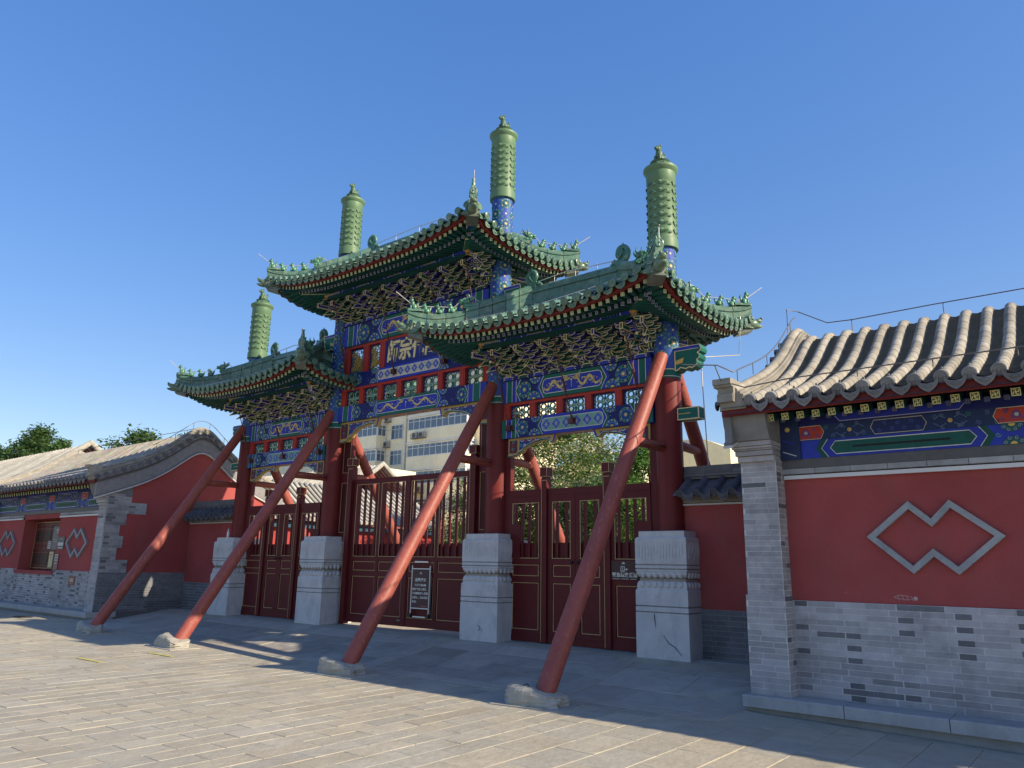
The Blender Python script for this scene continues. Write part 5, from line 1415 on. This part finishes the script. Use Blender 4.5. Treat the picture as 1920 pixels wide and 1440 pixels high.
        for k in range(m):
            v0 = vat(Ls*k/m); v1 = vat(Ls*(k+1)/m)
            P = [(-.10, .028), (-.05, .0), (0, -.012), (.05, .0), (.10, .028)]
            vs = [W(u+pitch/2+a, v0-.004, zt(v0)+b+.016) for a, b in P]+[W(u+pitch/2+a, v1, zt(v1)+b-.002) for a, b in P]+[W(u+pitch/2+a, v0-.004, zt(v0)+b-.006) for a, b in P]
            tr.add(vs, [[j, j+1, 6+j, 5+j] for j in range(4)]+[[10+j, 11+j, 1+j, j] for j in range(4)], [tuple(c*.10 for c in GT)]*4+[tuple(c*.42 for c in GT)]*4)  # valley shade is painted into the troughs: far darker than the tile grey
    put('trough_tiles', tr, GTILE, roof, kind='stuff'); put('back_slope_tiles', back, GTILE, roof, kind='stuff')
    # gable ridges
    for gu in ([.13] + ([length-.13] if far_gable else [])):
        base = MB(); K = 44
        path = [W(gu, -.42+(D+.84)*i/K, zt(-.42+(D+.84)*i/K)) for i in range(K+1)]
        sec = [(-.16, -.05), (-.16, .03), (-.125, .045), (-.125, .085), (-.14, .10), (-.14, .125), (-.105, .14), (-.105, .165), (.105, .165), (.105, .14), (.14, .125), (.14, .10), (.125, .085), (.125, .045), (.16, .03), (.16, -.05)]
        base.sweep(path, sec, GT, sm=False); gr = put('gable_ridge', base, GTILE, h)
        for k in range(K//2):
            mb = MB(); sec2 = [(.075*math.cos(math.pi*j/6), .165+.072*math.sin(math.pi*j/6)) for j in range(7)]
            mb.sweep([path[2*k]+(path[2*k+1]-path[2*k])*.02, path[2*k+1], path[2*k+2]], sec2, GT, sm=True); put('ridge_cap_tile', mb, GTILE, gr)
        mb = MB(); a, b = sorted((X(gu-.16), X(gu+.10)))
        z_ = zt(-.42)
        for (v0, v1, z0_, z1_) in ((-.50, -.12, z_+.04, z_+.14), (-.47, -.15, z_+.14, z_+.22), (-.52, -.12, z_+.22, z_+.25), (-.55, -.12, z_+.25, z_+.32)):
            mb.box((a-(.03 if z0_ > z_+.2 else 0), y0+v0, z0_), (b-.06, y0+v1-.10, z1_), GT)
        put('ridge_end_block', mb, GTILE, gr)
    # gable edge tiles, bargeboard, gable wall
    for i in range(27):
        v = -.35+i*.205
        sgn = 1 if sx > 0 else -1
        put('gable_edge_tile', ETD0, GTILE, h, T(W(-.10, v, zt(v)+.0)) @ RZ(-sx*math.pi/2) @ MX.Diagonal((.8, .6, .8, 1)))
    for nm, d0, d1, off, c in (('bargeboard', -.47, -.14, -.03, (.20, .20, .21)), ('bargeboard_trim', -.54, -.505, -.055, (.42, .42, .43)), ('bargeboard_trim', -.505, -.47, -.045, (.14, .14, .15)), ('bargeboard_trim', -.14, -.08, -.055, (.10, .10, .11)), ('bargeboard_trim', -.08, -.02, -.075, (.20, .20, .21))):
        mb = MB(); K = 30; vs = []
        for i in range(K+1):
            v = -.32+(D+.64)*i/K; z = zt(v)
            for uu in (off, .06):
                for dz in (d0, d1): vs.append(W(uu, v, z+dz))
        mb.add(vs, [[4*i, 4*i+1, 4*i+5, 4*i+4] for i in range(K)]+[[4*i+2, 4*i+6, 4*i+7, 4*i+3] for i in range(K)]+[[4*i, 4*i+4, 4*i+6, 4*i+2] for i in range(K)]+[[4*i+1, 4*i+3, 4*i+7, 4*i+5] for i in range(K)]+[[0, 2, 3, 1]], c)
        put(nm, mb, BRICK, h)
    def gable(uu, nm):
        mb = MB(); vs = []; K = 30
        for i in range(K+1):
            v = .05+(D-.1)*i/K; vs += [W(uu, v, zw), W(uu, v, zt(v)-.50), W(uu+.25, v, zw), W(uu+.25, v, zt(v)-.5)]
        mb.add(vs, [[4*i, 4*i+1, 4*i+5, 4*i+4] for i in range(K)]+[[4*i+2, 4*i+6, 4*i+7, 4*i+3] for i in range(K)], WALLR)
        return put(nm, mb, PLAST, h)
    gw = gable(0.02, 'gable_wall'); gable(length-.27, 'gable_wall')
    bx('rear_wall', 0.02, length, D-.3, D-.05, zst, 3.6, WALLR, PLAST); bx('gable_base', .015, .3, .1, D, zst-.2, zw, BRKD, BRICK)
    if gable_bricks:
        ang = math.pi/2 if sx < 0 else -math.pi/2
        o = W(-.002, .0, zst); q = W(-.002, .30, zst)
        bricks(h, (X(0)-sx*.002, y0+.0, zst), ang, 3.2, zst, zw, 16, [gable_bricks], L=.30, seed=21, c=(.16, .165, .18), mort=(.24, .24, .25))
        # long-and-short quoin bricks beside the pier
        for (z0_, z1_, wd) in ((zw, 1.53, .68), (1.53, 1.82, .38), (1.82, 2.115, .50), (2.115, 2.38, .39), (2.38, 2.67, .52), (2.67, 2.955, 1.0), (2.955, 3.16, .42)):
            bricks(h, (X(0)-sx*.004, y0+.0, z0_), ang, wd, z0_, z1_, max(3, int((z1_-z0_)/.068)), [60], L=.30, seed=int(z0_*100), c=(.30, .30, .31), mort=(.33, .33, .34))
    # double-lozenge frames
    def lozenge(uc, zc_, nm='lozenge_frame'):
        P = [(-.665, 0), (-.21, .385), (0, .19), (.19, .385), (.665, 0), (.21, -.395), (-.01, -.21), (-.22, -.395)]
        I = inset_poly(P, .062); mb = MB()
        f = lambda p, dv: V((X(uc)+p[0], y0+.275+dv, zc_+p[1]))
        N = 8
        vs = [f(p, d) for d in (-.055, 0.) for p in P]+[f(p, d) for d in (-.055, 0.) for p in I]
        fs = []
        for i in range(N):
            j = (i+1) % N
            fs += [[i, j, N*2+j, N*2+i], [i, N+i, N+j, j], [2*N+i, 2*N+j, 3*N+j, 3*N+i]]
        mb.add(vs, fs, (.30, .31, .32)); put(nm, mb, BRICK, h)
    us = (2.02,) if not window else (2.05, window[1]+1.0)
    for u in us: lozenge(u, 1.95)
    return h, X, W
rh, XR, WR = hall('side_hall', 'red walled hall on the right with sunlit grey tile rows and painted frieze', 7.69, -1.65, 1, 9.0, .175, 0, 200, 225)
lh, XL, WLf = hall('side_hall', 'red walled hall on the left with shaded gable end and lattice window', -8.40, -2.22, -1, 8.45, .29, .1, 130, 0, window=(3.35, 6.0), gable_bricks=110, far_gable=True)
rh['group'] = lh['group'] = 'halls flanking the gateway'
# scratched fish doodle and pale scratches on the right hall wall
A = Art(plane_fn((9.255, -1.3752, 1.30), (1, 0, 0), (0, 0, 1), (0, -1, 0)), .001)
A.line([(.0, .0), (.05, .025), (.13, .02), (.23, -.005), (.12, -.02), (.03, -.01), (0, 0)], .006, (.42, .30, .29), 1)
for k in range(4): A.line([(.04+k*.045, .018), (.055+k*.045, -.03)], .006, (.42, .30, .29), 1)
A.disc(.215, -.005, .022, (.5, .40, .38), 1, 6); A.line([(-.52, .02), (-.47, .045)], .004, (.32, .2, .19), 1)
put('chalk_mark', A, PLAST, rh)
# posters, plates on the left hall
def poster(nm, label, x0, x1, z0, z1, y, c, lines, lc):
    mb = MB(); mb.box((x0, y, z0), (x1, y+.012, z1), c)
    o = put(nm, mb, PRINT, label=label, cat='sign')
    A = Art(plane_fn((x0, y, z0), (x1-x0, 0, 0), (0, 0, z1-z0), (0, -1, 0)), .0025)
    for a, b, q, w_ in lines: A.line([(a, q), (b, q)], w_, lc, 1)
    put('print', A, PRINT, o)
poster('notice', 'grey notice panel hanging on the lattice window of the left hall', -12.75, -12.0, 1.78, 2.42, -1.72, (.10, .10, .11), ((.3, .8, .86, .07), (.32, .65, .76, .03), (.45, .6, .69, .025), (.1, .9, .45, .015), (.15, .8, .35, .015)), (.4, .4, .42))
poster('notice', 'small black and white notice beside the window of the left hall', -11.72, -11.28, 1.78, 2.12, -1.965, (.06, .06, .065), ((.45, .6, .82, .07), (.1, .9, .42, .25), (.2, .9, .12, .08)), (.45, .45, .47))
poster('notice', 'small white printed notice left of the grey panel on the lattice window', -13.0, -12.78, 1.80, 2.02, -1.73, (.35, .33, .33), ((.1, .9, .8, .08), (.1, .9, .55, .08), (.1, .9, .3, .08)), (.08, .07, .08))
poster('paper_strip', 'pale yellow paper strip stuck on the lower lattice window panel', -12.78, -12.5, 1.28, 1.72, -1.73, (.45, .40, .22), ((.3, .7, .8, .12), (.3, .6, .6, .05)), (.2, .17, .1))
poster('notice', 'narrow grey plate below the black notice by the left window', -11.78, -11.5, 1.24, 1.66, -1.965, (.14, .07, .075), ((.1, .9, .92, .07), (.1, .9, .76, .07), (.1, .9, .60, .06), (.2, .8, .4, .05)), (.42, .36, .36))
poster('brass_plate', 'ochre plaque at the edge of the brick pier of the left hall', -9.45, -9.18, 1.62, 1.98, -1.96, (.30, .16, .05), ((.35, .7, .6, .2), (.35, .6, .35, .1)), (.42, .26, .08))
mb = MB(); mb.box((-10.58, -1.99, .865), (-10.22, -1.965, 1.09), (.16, .045, .035)); hn = put('house_plate', mb, PRINT, label='small red number plate on the grey brick dado of the left hall', cat='plate')
put('lettering', text_mesh('1885', .13, (.55, .42, .34), .001, .003), PRINT, hn, facing(-10.40, -1.992, .985)); put('lettering', text_mesh('·······', .05, (.5, .36, .28), .001, .003), PRINT, hn, facing(-10.40, -1.992, .90))

# ------------------------------------------------------------------ low tiled side walls
def side_wall(x0, x1, label):
    L = x1-x0; w_ = thing('side_wall', label, 'wall', ((x0+x1)/2, .15, .28), 'low tiled walls beside the archway')
    mb = MB(); mb.box((x0, .01, .95), (x1, .30, 2.53), WALLR); put('wall_body', mb, PLAST, w_)
    bricks(w_, (x0, 0., .20), 0, L, .20, .99, 11, [70], L=.28, seed=int(x0*10), c=(.15, .155, .17), mort=(.30, .30, .31))
    mb = MB(); mb.box((x0, .02, .1), (x1, .28, .98), BRKD); put('wall_base', mb, BRICK, w_)
    for k, (z0, z1, v) in enumerate(((2.53, 2.575, -.025), (2.578, 2.625, -.055))):
        x = x0
        while x < x1-.02:
            q = min(x+.36, x1); mb = MB(); mb.box((x+.002, v, z0), (q-.002, .30-v, z1), (.20, .18, .15) if k else (.24, .22, .19)); put('cornice_brick', mb, BRICK, w_); x = q
    mb = MB(); mb.box((x0+.05, -.03, 2.495), (x1, .012, 2.52), (.55, .55, .55)); put('white_pipe', mb, PLAIN, w_)
    mb = MB(); mb.prism([(-.22, 2.63), (-.20, 2.63), (.155, 2.88), (.155, 2.92), (-.22, 2.66)], (x0, 0, 0), (0, 1, 0), (0, 0, 1), (1, 0, 0), 0, L, GTD)
    mb.prism([(.53, 2.63), (.51, 2.63), (.155, 2.88), (.155, 2.92), (.53, 2.66)], (x0, 0, 0), (0, 1, 0), (0, 0, 1), (1, 0, 0), 0, L, GTD); rf = put('tiled_coping', mb, GTILE, w_)
    n = int(L/.235); p = L/n; c = (.10, .105, .125)
    for k in range(n):
        u = x0+p*(k+.5)
        for yb, r_ in ((-.24, 0), ):
            for j in range(2):
                M = T((u, -.235+.155*j, 2.665+.105*j)) @ RX(.60) @ MX.Diagonal((.95, .95, .95, 1)); put('barrel_tile', BARD, GTILE, rf, M)
            put('eave_tile', ETD, GTILE, rf, T((u, -.26, 2.655)) @ RX(.55) @ MX.Diagonal((1, .5, 1, 1)))
            if k < n-1: put('drip_tile', DTD, GTILE, rf, T((u+p/2, -.27, 2.65)) @ RX(.3))
    for z0, z1, hw in ((2.90, 2.935, .10), (2.94, 2.97, .12), (2.975, 3.03, .095), (3.032, 3.10, .08)):
        x = x0
        while x < x1-.02:
            q = min(x+(.42 if z0 > 2.97 else 1.2), x1); mb = MB(); mb.box((x+.002, .155-hw, z0), (q-.002, .155+hw, z1), (.15, .15, .155)); put('ridge_brick', mb, BRICK, rf); x = q
GD = (.10, .105, .125)
BARD, ETD, DTD = barrel_mesh(c=GD), eave_tile_mesh(GD, .062, .22), drip_tile_mesh(GD, .17, .11, .2)
side_wall(6.06, 7.69, 'low red wall with dark tiled top between the right pillar and the right hall')
side_wall(-8.40, -6.10, 'low red wall with dark tiled top between the left pillar and the left hall')

# ------------------------------------------------------------------ lightning conductors
ROD = (.55, .52, .48)
def conductor(label, paths, posts, r=.0085, c=ROD):
    p0 = paths[0][0]
    t = thing('lightning_conductor', label, 'wire', tuple(p0), 'lightning conductor wires on the roofs')
    for p in paths: mb = MB(); mb.tube(p, r, c, 6); put('wire', mb, METAL, t)
    for a, b in posts: mb = MB(); mb.tube([a, b], r*.85, tuple(x*.8 for x in c), 5); put('wire_post', mb, METAL, t)
# right hall: ridge, gable ridge and eave lines
gr = [V((XR(.13), -1.65+v, zt(v)+.26)) for v in [-.35+.136*i for i in range(20)]]
off = V((0, 0, .15))
ridge = [V((XR(.13), .72, 5.48)), V((XR(.55), .72, 5.22)), V((XR(.9), .72, 5.20))]+[V((XR(u), .72, 5.215)) for u in (2, 3, 4, 6, 8.9)]
eave = [V((XR(-.05), -2.12, 4.02)), V((XR(.05), -2.20, 3.80)), V((XR(.30), -2.10, 3.70))]+[V((XR(u), -1.98, 3.765+.0*u)) for u in (.8, 2, 3, 4, 6, 8.9)]
conductor('wire looping along the ridge, gable and eave of the right hall',
          [[V((XR(-.42), -2.25, 4.06)), V((XR(-.02), -2.12, 4.02))]+[p+off for p in gr], ridge, eave, [V((XR(.13), .72, 5.48)), V((XR(.10), .30, 5.40)), V((XR(.10), .28, 5.0))]],
          [(p, p+off) for p in gr[1::4]]+[(V((XR(u), .72, 5.02)), V((XR(u), .72, 5.215))) for u in (.9, 2.1, 3.3, 4.5, 6)]+[(V((XR(u), -1.98, 3.68)), V((XR(u), -1.98, 3.765))) for u in (.8, 1.55, 2.3, 3.05, 3.8)], .008, (.13, .12, .12))
gl = [V((XL(.13), -2.22+v, zt(v)+.26)) for v in [1.0+.12*i for i in range(20)]]
conductor('thin wire over the peak of the left hall gable', [[p+off for p in gl], [V((XL(u), .15, 5.2)) for u in (.13, 2, 4, 6, 8.3)]], [(p, p+off) for p in gl[1::4]]+[(V((XL(u), .15, 5.0)), V((XL(u), .15, 5.2))) for u in (1, 3, 5, 7)], .008, (.13, .12, .12))
def roof_rods(cx, H, hx, hy, rx, zr, label, ridge_pts=True):
    paths = []; posts = []
    for s in (-1, 1):
        for q in (-1, 1):
            P = lambda t, dz, s=s, q=q: V((cx+s*(rx+(hx+.03-rx)*t), q*(hy+.03)*t, H(s*(rx+(hx-rx)*min(t, 1)), q*hy*min(t, 1))+dz))
            if s > 0 and q < 0:                            # loop over the corner nearest the street
                paths.append([P(.25, .36), P(.5, .44), P(.62, .38), P(.85, .36), P(1.0, .48), P(1.02, .62 if cx == 0 else .50)]); posts += [(P(1.0, .2), P(1.0, .48)), (P(.3, .25), P(.3, .38))]
            else:
                paths.append([P(.2, .35), P(.42, .37), P(.50, .55), P(.56, .56), P(.64, .42), P(.95, .40), P(1.10, .62)])
                posts += [(P(.72, .16), P(.93, .41)), (P(.4, .24), P(.4, .37))]
    paths.append([V((cx-rx+.1, 0, zr+.37)), V((cx-.2, 0, zr+.42)), V((cx+rx-.1, 0, zr+.37))])
    posts += [(V((cx+k*rx*.5, 0, zr+.26)), V((cx+k*rx*.5, 0, zr+.41))) for k in (-1, 0, 1)]
    paths.append([V((cx-hx*.7, -hy+.2, H(hx*.7, hy-.2)+.10)), V((cx, -hy+.25, H(0, hy-.25)+.12)), V((cx+hx*.8, -hy+.2, H(hx*.8, hy-.2)+.12))])
    conductor(label, paths, posts, .0085)
roof_rods(4.156, HR, 2.53, 1.66, .935, 6.42, 'pale bent wires over the ridges of the right archway roof')
roof_rods(-4.156, HL, 2.53, 1.66, .935, 6.42, 'pale bent wires over the ridges of the left archway roof')
roof_rods(0, HC, 3.10, 1.66, 1.50, 8.45, 'pale bent wires over the ridges of the tall middle roof')
conductor('thin pale down-wire beside the far right pillar', [[V((6.72, 1.2, 5.75)), V((6.70, 1.1, 5.05)), V((6.3, .35, 4.9))], [V((6.36, .35, 4.9)), V((6.36, .35, 4.5)), V((6.38, .4, 3.1))]], [])

# ------------------------------------------------------------------ trees
def tree(name, label, x, y, h, cr, ch, seed, n, leaf, flower=None, fl=0, group='trees beyond the gateway', zb=None, lw=.16):
    rr = random.Random(seed); t = thing(name, label, 'tree', (x, y, ZG), group)
    zb = zb if zb is not None else h-ch
    mb = MB(); tr = max(.10, h*.022)
    tp = [V((x+rr.uniform(-.1, .1)*k, y+rr.uniform(-.1, .1)*k, ZG+(h*.8)*k/5)) for k in range(6)]
    mb.tube(tp, [tr*(1-.15*k) for k in range(6)], (.10, .085, .07), 9)
    cl = []
    for k in range(16):
        a = rr.uniform(0, 6.28); b = V((x, y, zb+ch*rr.uniform(0, .55))); e = V((x+cr*rr.uniform(.5, .95)*math.cos(a), y+cr*rr.uniform(.5, .95)*math.sin(a), zb+ch*rr.uniform(.15, .85)))
        m = b.lerp(e, .5)+V((0, 0, -.1)); mb.tube([b, m, e], [tr*.45, tr*.3, tr*.1], (.10, .085, .07), 5); cl.append(e); cl.append(m)
    put('trunk', mb, BARK, t)
    for k in range(150):
        a = rr.uniform(0, 6.28); f = rr.random()**.5; zz = rr.uniform(0, 1); w_ = math.sin(math.pi*min(.97, zz*.8+.18))
        cl.append(V((x+cr*f*w_*math.cos(a), y+cr*f*w_*math.sin(a), zb+ch*zz)))
    vs = []; fs = []; cs = []
    mb = MB()
    cl = [(c, rr.uniform(.45, 1.0), rr.uniform(.75, 1.2)) for c in cl]
    for i in range(n):
        c, s, k = rr.choice(cl)
        d = V((rr.gauss(0, 1), rr.gauss(0, 1), rr.gauss(0, .7)))
        if d.length > 1.7: d *= 1.7/d.length*rr.random()
        d = d*cr*.20*s
        p = c+d; isf = flower and rr.random() < fl and d.z > -cr*.05
        u = V((rr.uniform(-1, 1), rr.uniform(-1, 1), rr.uniform(-.6, .6))).normalized()
        v = u.cross(V((rr.uniform(-1, 1), rr.uniform(-1, 1), rr.uniform(.2, 1)))).normalized()
        L = lw*rr.uniform(.6, 1.3); wd = L*rr.uniform(.3, .5)
        o = len(vs); vs += [p-u*L*.5, p+v*wd*.5, p+u*L*.5, p-v*wd*.5]; fs.append([o, o+1, o+2, o+3])
        base = flower if isf else leaf; q = k*rr.uniform(.7, 1.3); cs.append(tuple(b_*q for b_ in base))
    mb.add(vs, fs, cs)
    put('crown', mb, LEAF, t)
tree('pagoda_tree', 'leafy tree with pale cream blossom seen through the right bay', -5.6, 14.0, 7.4, 2.9, 5.4, 11, 60000, (.11, .20, .04), (.66, .61, .36), .42, lw=.13)
tree('leafy_tree', 'bright green tree behind the right gate beside the blossoming tree', -1.6, 13.0, 5.8, 2.2, 4.6, 12, 34000, (.12, .23, .045), lw=.13)
tree('leafy_tree', 'tree with pale blossom behind the left side of the right gate', -8.2, 12.5, 5.6, 1.8, 4.2, 19, 26000, (.11, .20, .04), (.66, .61, .36), .35, lw=.13)
tree('dark_tree', 'dark green tree rising behind the far end of the left hall', -66.5, 16, 12.9, 4.0, 8, 13, 18000, (.07, .135, .04), lw=.36)
tree('dark_tree', 'dense dark green tree at the left edge beyond the left hall', -71.5, 14, 11.2, 4.3, 8, 14, 16000, (.07, .135, .04), lw=.36)
tree('dark_tree', 'slim dark green tree just above the ridge of the left hall', -59.0, 15, 11.2, 2.6, 7, 15, 14000, (.075, .14, .04), lw=.36)
tree('dark_tree', 'rounded green tree behind the ridge of the left hall', -42.0, 14, 10.2, 3.0, 6, 16, 16000, (.075, .145, .04), lw=.3)
tree('dark_tree', 'low green treetop showing left of the rounded tree over the left hall', -46.8, 14.5, 9.0, 2.6, 5, 17, 12000, (.075, .145, .04), lw=.3)
tree('dark_tree', 'flat green treetop beside the left hall gable peak', -37.0, 14.5, 9.4, 2.2, 5, 18, 12000, (.08, .15, .042), lw=.3)
def hedge(label, x0, x1, y, h, seed, n):
    rr = random.Random(seed); t = thing('hedge', label, 'hedge', ((x0+x1)/2, y, ZG), 'hedges in the courtyard'); mb = MB(); vs = []; fs = []; cs = []
    for i in range(n):
        p = V((rr.uniform(x0, x1), y+rr.gauss(0, .35), ZG+h*rr.random()**.7*(1+.18*math.sin(rr.random()*9))))
        u = V((rr.uniform(-1, 1), rr.uniform(-1, 1), rr.uniform(-1, 1))).normalized(); v = u.cross(V((rr.uniform(-1, 1), .3, rr.uniform(.2, 1)))).normalized(); L = .17*rr.uniform(.6, 1.3)
        o = len(vs); vs += [p-u*L*.5, p+v*L*.25, p+u*L*.5, p-v*L*.25]; fs.append([o, o+1, o+2, o+3]); q = rr.uniform(.6, 1.35); cs.append((.09*q, .15*q, .03*q))
    mb.add(vs, fs, cs); put('foliage', mb, LEAF, t)
hedge('clipped green hedge seen through the slats of the middle gate', -21.0, -12.5, 20, 3.2, 1, 9000)
hedge('green shrubs low behind the right gate slats', -7.5, -1.0, 11, 2.3, 2, 5000)

# ------------------------------------------------------------------ courtyard halls
def court_hall(label, M, L, ze, zr, run, wallc, pitch=.26):
    # simple grey tiled hall: local x along the eave, slope rising towards +y
    o = M.translation; t = thing('courtyard_hall', label, 'building', (o.x, o.y, ZG), 'tiled halls in the courtyard')
    wb = MB(); wb.box((0, .55, 0), (L, run*2-.55, ze-.12), wallc, M); put('wall', wb, PLAST, t)
    mb = MB(); mb.box((-.1, .28, ze-.30), (L+.1, .6, ze-.10), (.02, .07, .12), M); put('eave_beam', mb, PAINT, t)
    pr = lambda y: ze+(zr-ze)*(.75*(y/run)+.25*(y/run)**2) if y <= run else ze+(zr-ze)*(.75*((2*run-y)/run)+.25*((2*run-y)/run)**2)
    mb = MB(); n = 16; ysx = [2*run*i/n for i in range(n+1)]
    mb.add([M @ V((x, y, pr(y)-.03)) for y in ysx for x in (-.15, L+.15)], [[2*i, 2*i+1, 2*i+3, 2*i+2] for i in range(n)], GTD, True); rf = put('tiled_roof', mb, GTILE, t)
    for k in range(int(L/pitch)+1):
        mb = MB(); mb.tube([M @ V((k*pitch, y, pr(y)+.01)) for y in ysx], .075, (.42, .40, .34), 7); put('tile_row', mb, GTILE, rf)
    for e in (-.1, L+.1):
        mb = MB(); mb.tube([M @ V((e, y, pr(y)+.10)) for y in ysx], .13, (.34, .33, .29), 8); put('gable_ridge', mb, GTILE, rf)
court_hall('courtyard hall with lit grey tile slope and pink-red wall seen through the middle gate', T((-12.9, 5.4, 0)) @ RZ(math.pi/2), 9.0, 3.10, 4.75, 2.6, (.33, .05, .05))
court_hall('low grey tiled roof behind the slats of the right gate', T((-7.0, 15.2, 0)), 7.5, 2.85, 3.5, 1.2, (.28, .06, .05))
court_hall('pale tiled roof seen through the left bay beside a cream wall', T((-30.0, 13.0, 0)), 12.0, 5.0, 6.4, 2.2, (.28, .06, .05))
court_hall('sunlit tiled roof beyond the far end of the left hall', T((-34.5, -1.0, 0)) @ RZ(0), 13.5, 3.9, 6.0, 3.2, (.22, .05, .045), .33)

# ------------------------------------------------------------------ apartment blocks behind
CRM = (.86, .77, .55)
def pane_window(parent, x0, x1, z0, z1, y, n, M=None):
    M = M or MX.Identity(4)
    mb = MB(); f = .07
    for a, b in (((x0, y-.06, z0), (x1, y+.02, z0+f)), ((x0, y-.06, z1-f), (x1, y+.02, z1)), ((x0, y-.06, z0+f), (x0+f, y+.02, z1-f)), ((x1-f, y-.06, z0+f), (x1, y+.02, z1-f))): mb.box(a, b, (.72, .72, .70), M)
    for k in range(1, n): xx = x0+(x1-x0)*k/n; mb.box((xx-.03, y-.05, z0+f), (xx+.03, y+.02, z1-f), (.70, .70, .68), M)
    mb.box((x0+f, y-.045, z0+(z1-z0)*.68), (x1-f, y+.015, z0+(z1-z0)*.68+.05), (.70, .70, .68), M)
    w_ = put('window', mb, PLAIN, parent)
    for k in range(n):
        a, b = x0+(x1-x0)*k/n+.03, x0+(x1-x0)*(k+1)/n-.03
        m2 = MB(); m2.add([M @ V((a, y-.012, z0+f)), M @ V((b, y-.012, z0+f)), M @ V((b, y-.012, z1-f)), M @ V((a, y-.012, z1-f))], [[0, 1, 2, 3]], (.1, .14, .18)); put('pane', m2, gm, w_)
def aircon(x, y, z, grp, label):
    t = thing('air_conditioner', label, 'air conditioner', (x, y, z), grp)
    mb = MB(); mb.box((x-.42, y-.32, z), (x+.42, y, z+.62), (.42, .41, .38))
    mb.tube([(x-.08, y-.325, z+.31), (x-.08, y-.335, z+.31)], .25, (.10, .10, .10), 14)
    for k in range(5): mb.box((x-.40, y-.335, z+.08+k*.11), (x+.40, y-.322, z+.095+k*.11), (.30, .30, .28))
    put('case', mb, PLAIN, t); mb = MB(); mb.box((x-.5, y-.42, z-.06), (x+.5, y, z-.01), (.12, .11, .10))
    for s in (-1, 1): mb.bar((x+s*.45, y-.40, z-.03), (x+s*.45, y-.40, z+.5), .03, .03, (.12, .11, .10))
    put('cage', mb, METAL, t)
apt = thing('apartment_block', 'cream apartment block with balconies and many windows behind the middle bay', 'building', (-52, 45, ZG))
mb = MB(); mb.box((-78, 45, 0), (-36.5, 57, 20.2), CRM); put('wall', mb, PLAIN, apt)
mb = MB(); mb.box((-78.3, 44.6, 20.2), (-36.2, 57.3, 20.9), (.66, .6, .46)); put('parapet', mb, PLAIN, apt)
n_ac = 0
for f in range(6):
    zw = 15.12-2.83*f+5.66-2.83; zw = 17.95-2.83*f            # sill height of each floor
    if zw < 2: continue
    for (b0, b1) in ((-46.4, -38.0), (-57.8, -51.3), (-69.6, -63.0)):
        mb = MB(); mb.box((b0, 43.6, zw-1.32), (b1, 45, zw), CRM); mb.box((b0-.08, 43.5, zw-1.45), (b1+.08, 45, zw-1.322), (.74, .73, .68)); mb.box((b0, 43.65, zw+1.28), (b1, 45, zw+1.36), (.74, .72, .64)); put('balcony', mb, PLAIN, apt)
        pane_window(apt, b0, b1, zw+.002, zw+1.278, 43.7, 10 if b1-b0 > 7 else 8)
        pane_window(apt, .05, 1.28, zw+.002, zw+1.27, 0., 2, T((b1-.02, 43.68, 0)) @ RZ(math.pi/2))
    for (a, b) in ((-50.45, -48.55), (-47.65, -46.55), (-62.4, -60.9), (-60.0, -58.6)): pane_window(apt, a, b, zw-.45, zw+1.2, 44.98, 3 if b-a > 1.5 else 2)
    if zw < 20:
        aircon(-50.95, 44.98, zw-1.2, 'air conditioners on the apartment block', 'caged air conditioner on the wall beside the balcony of floor %s' % ('one two three four five six'.split()[f]))
        if f % 2: aircon(-45.0, 43.58, zw-.95, 'air conditioners on the apartment block', 'left of two air conditioners on the balcony front of floor %s' % ('one two three four five six'.split()[f])); aircon(-44.0, 43.58, zw-.95, 'air conditioners on the apartment block', 'right of two air conditioners on the balcony front of floor %s' % ('one two three four five six'.split()[f]))
mb = MB(); mb.tube([(-48.05, 44.9, 2), (-48.05, 44.9, 19)], .09, (.72, .70, .64), 8); mb.tube([(-51.25, 44.9, 2), (-51.25, 44.9, 19)], .06, (.72, .70, .64), 8); put('drain_pipe', mb, PLAIN, apt)
for zz in (7.3, 10.1, 12.95, 15.8):
    mb = MB(); mb.box((-78, 44.975, zz), (-36.5, 44.999, zz+.05), (.45, .40, .30)); put('wall_joint', mb, PLAIN, apt)
yb = thing('apartment_block', 'plain cream building with sloping roof line right of the far right pillar', 'building', (-20, 64, ZG))
mb = MB(); mb.prism([(-24.5, 0), (-17.75, 0), (-17.75, 13.0), (-20.3, 14.15), (-24.5, 14.5)], (0, 60, 0), (1, 0, 0), (0, 0, 1), (0, 1, 0), 0, 12, (.78, .70, .45)); put('wall', mb, PLAIN, yb)
mb = MB(); mb.box((-24.6, 59.9, 13.1), (-21.6, 59.99, 14.2), (.42, .42, .38)); put('stair_window', mb, PLAIN, yb)
rb = thing('apartment_block', 'cream building glimpsed through leaves behind the right gate', 'building', (-12, 42, ZG))
mb = MB(); mb.box((-26.5, 40, 0), (-17.6, 50, 9.4), (.70, .63, .47)); put('wall', mb, PLAIN, rb)
for zz in (3.4, 5.6, 7.4):
    for xx in (-25.6, -22.6, -19.8): pane_window(rb, xx, xx+1.8, zz, zz+1.5, 39.97, 3)
cw = thing('apartment_block', 'sunlit pale cream wall of a low building seen through the left bay', 'building', (-64, 30, ZG))
mb = MB(); mb.box((-60, 30, 0), (-43.2, 42, 10.4), (.78, .72, .50)); put('wall', mb, PLAIN, cw)
gd = thing('glazed_dome', 'small green glass roof lantern behind the right hall pier', 'roof', (-16.6, 62, ZG))
mb = MB(); mb.lathe([(1.6, 8), (1.6, 11.6), (1.7, 11.7), (.9, 12.5), (.05, 12.9)], (-15.9, 63, 0), (.08, .28, .24), 12, False); put('lantern', mb, PLAIN, gd)
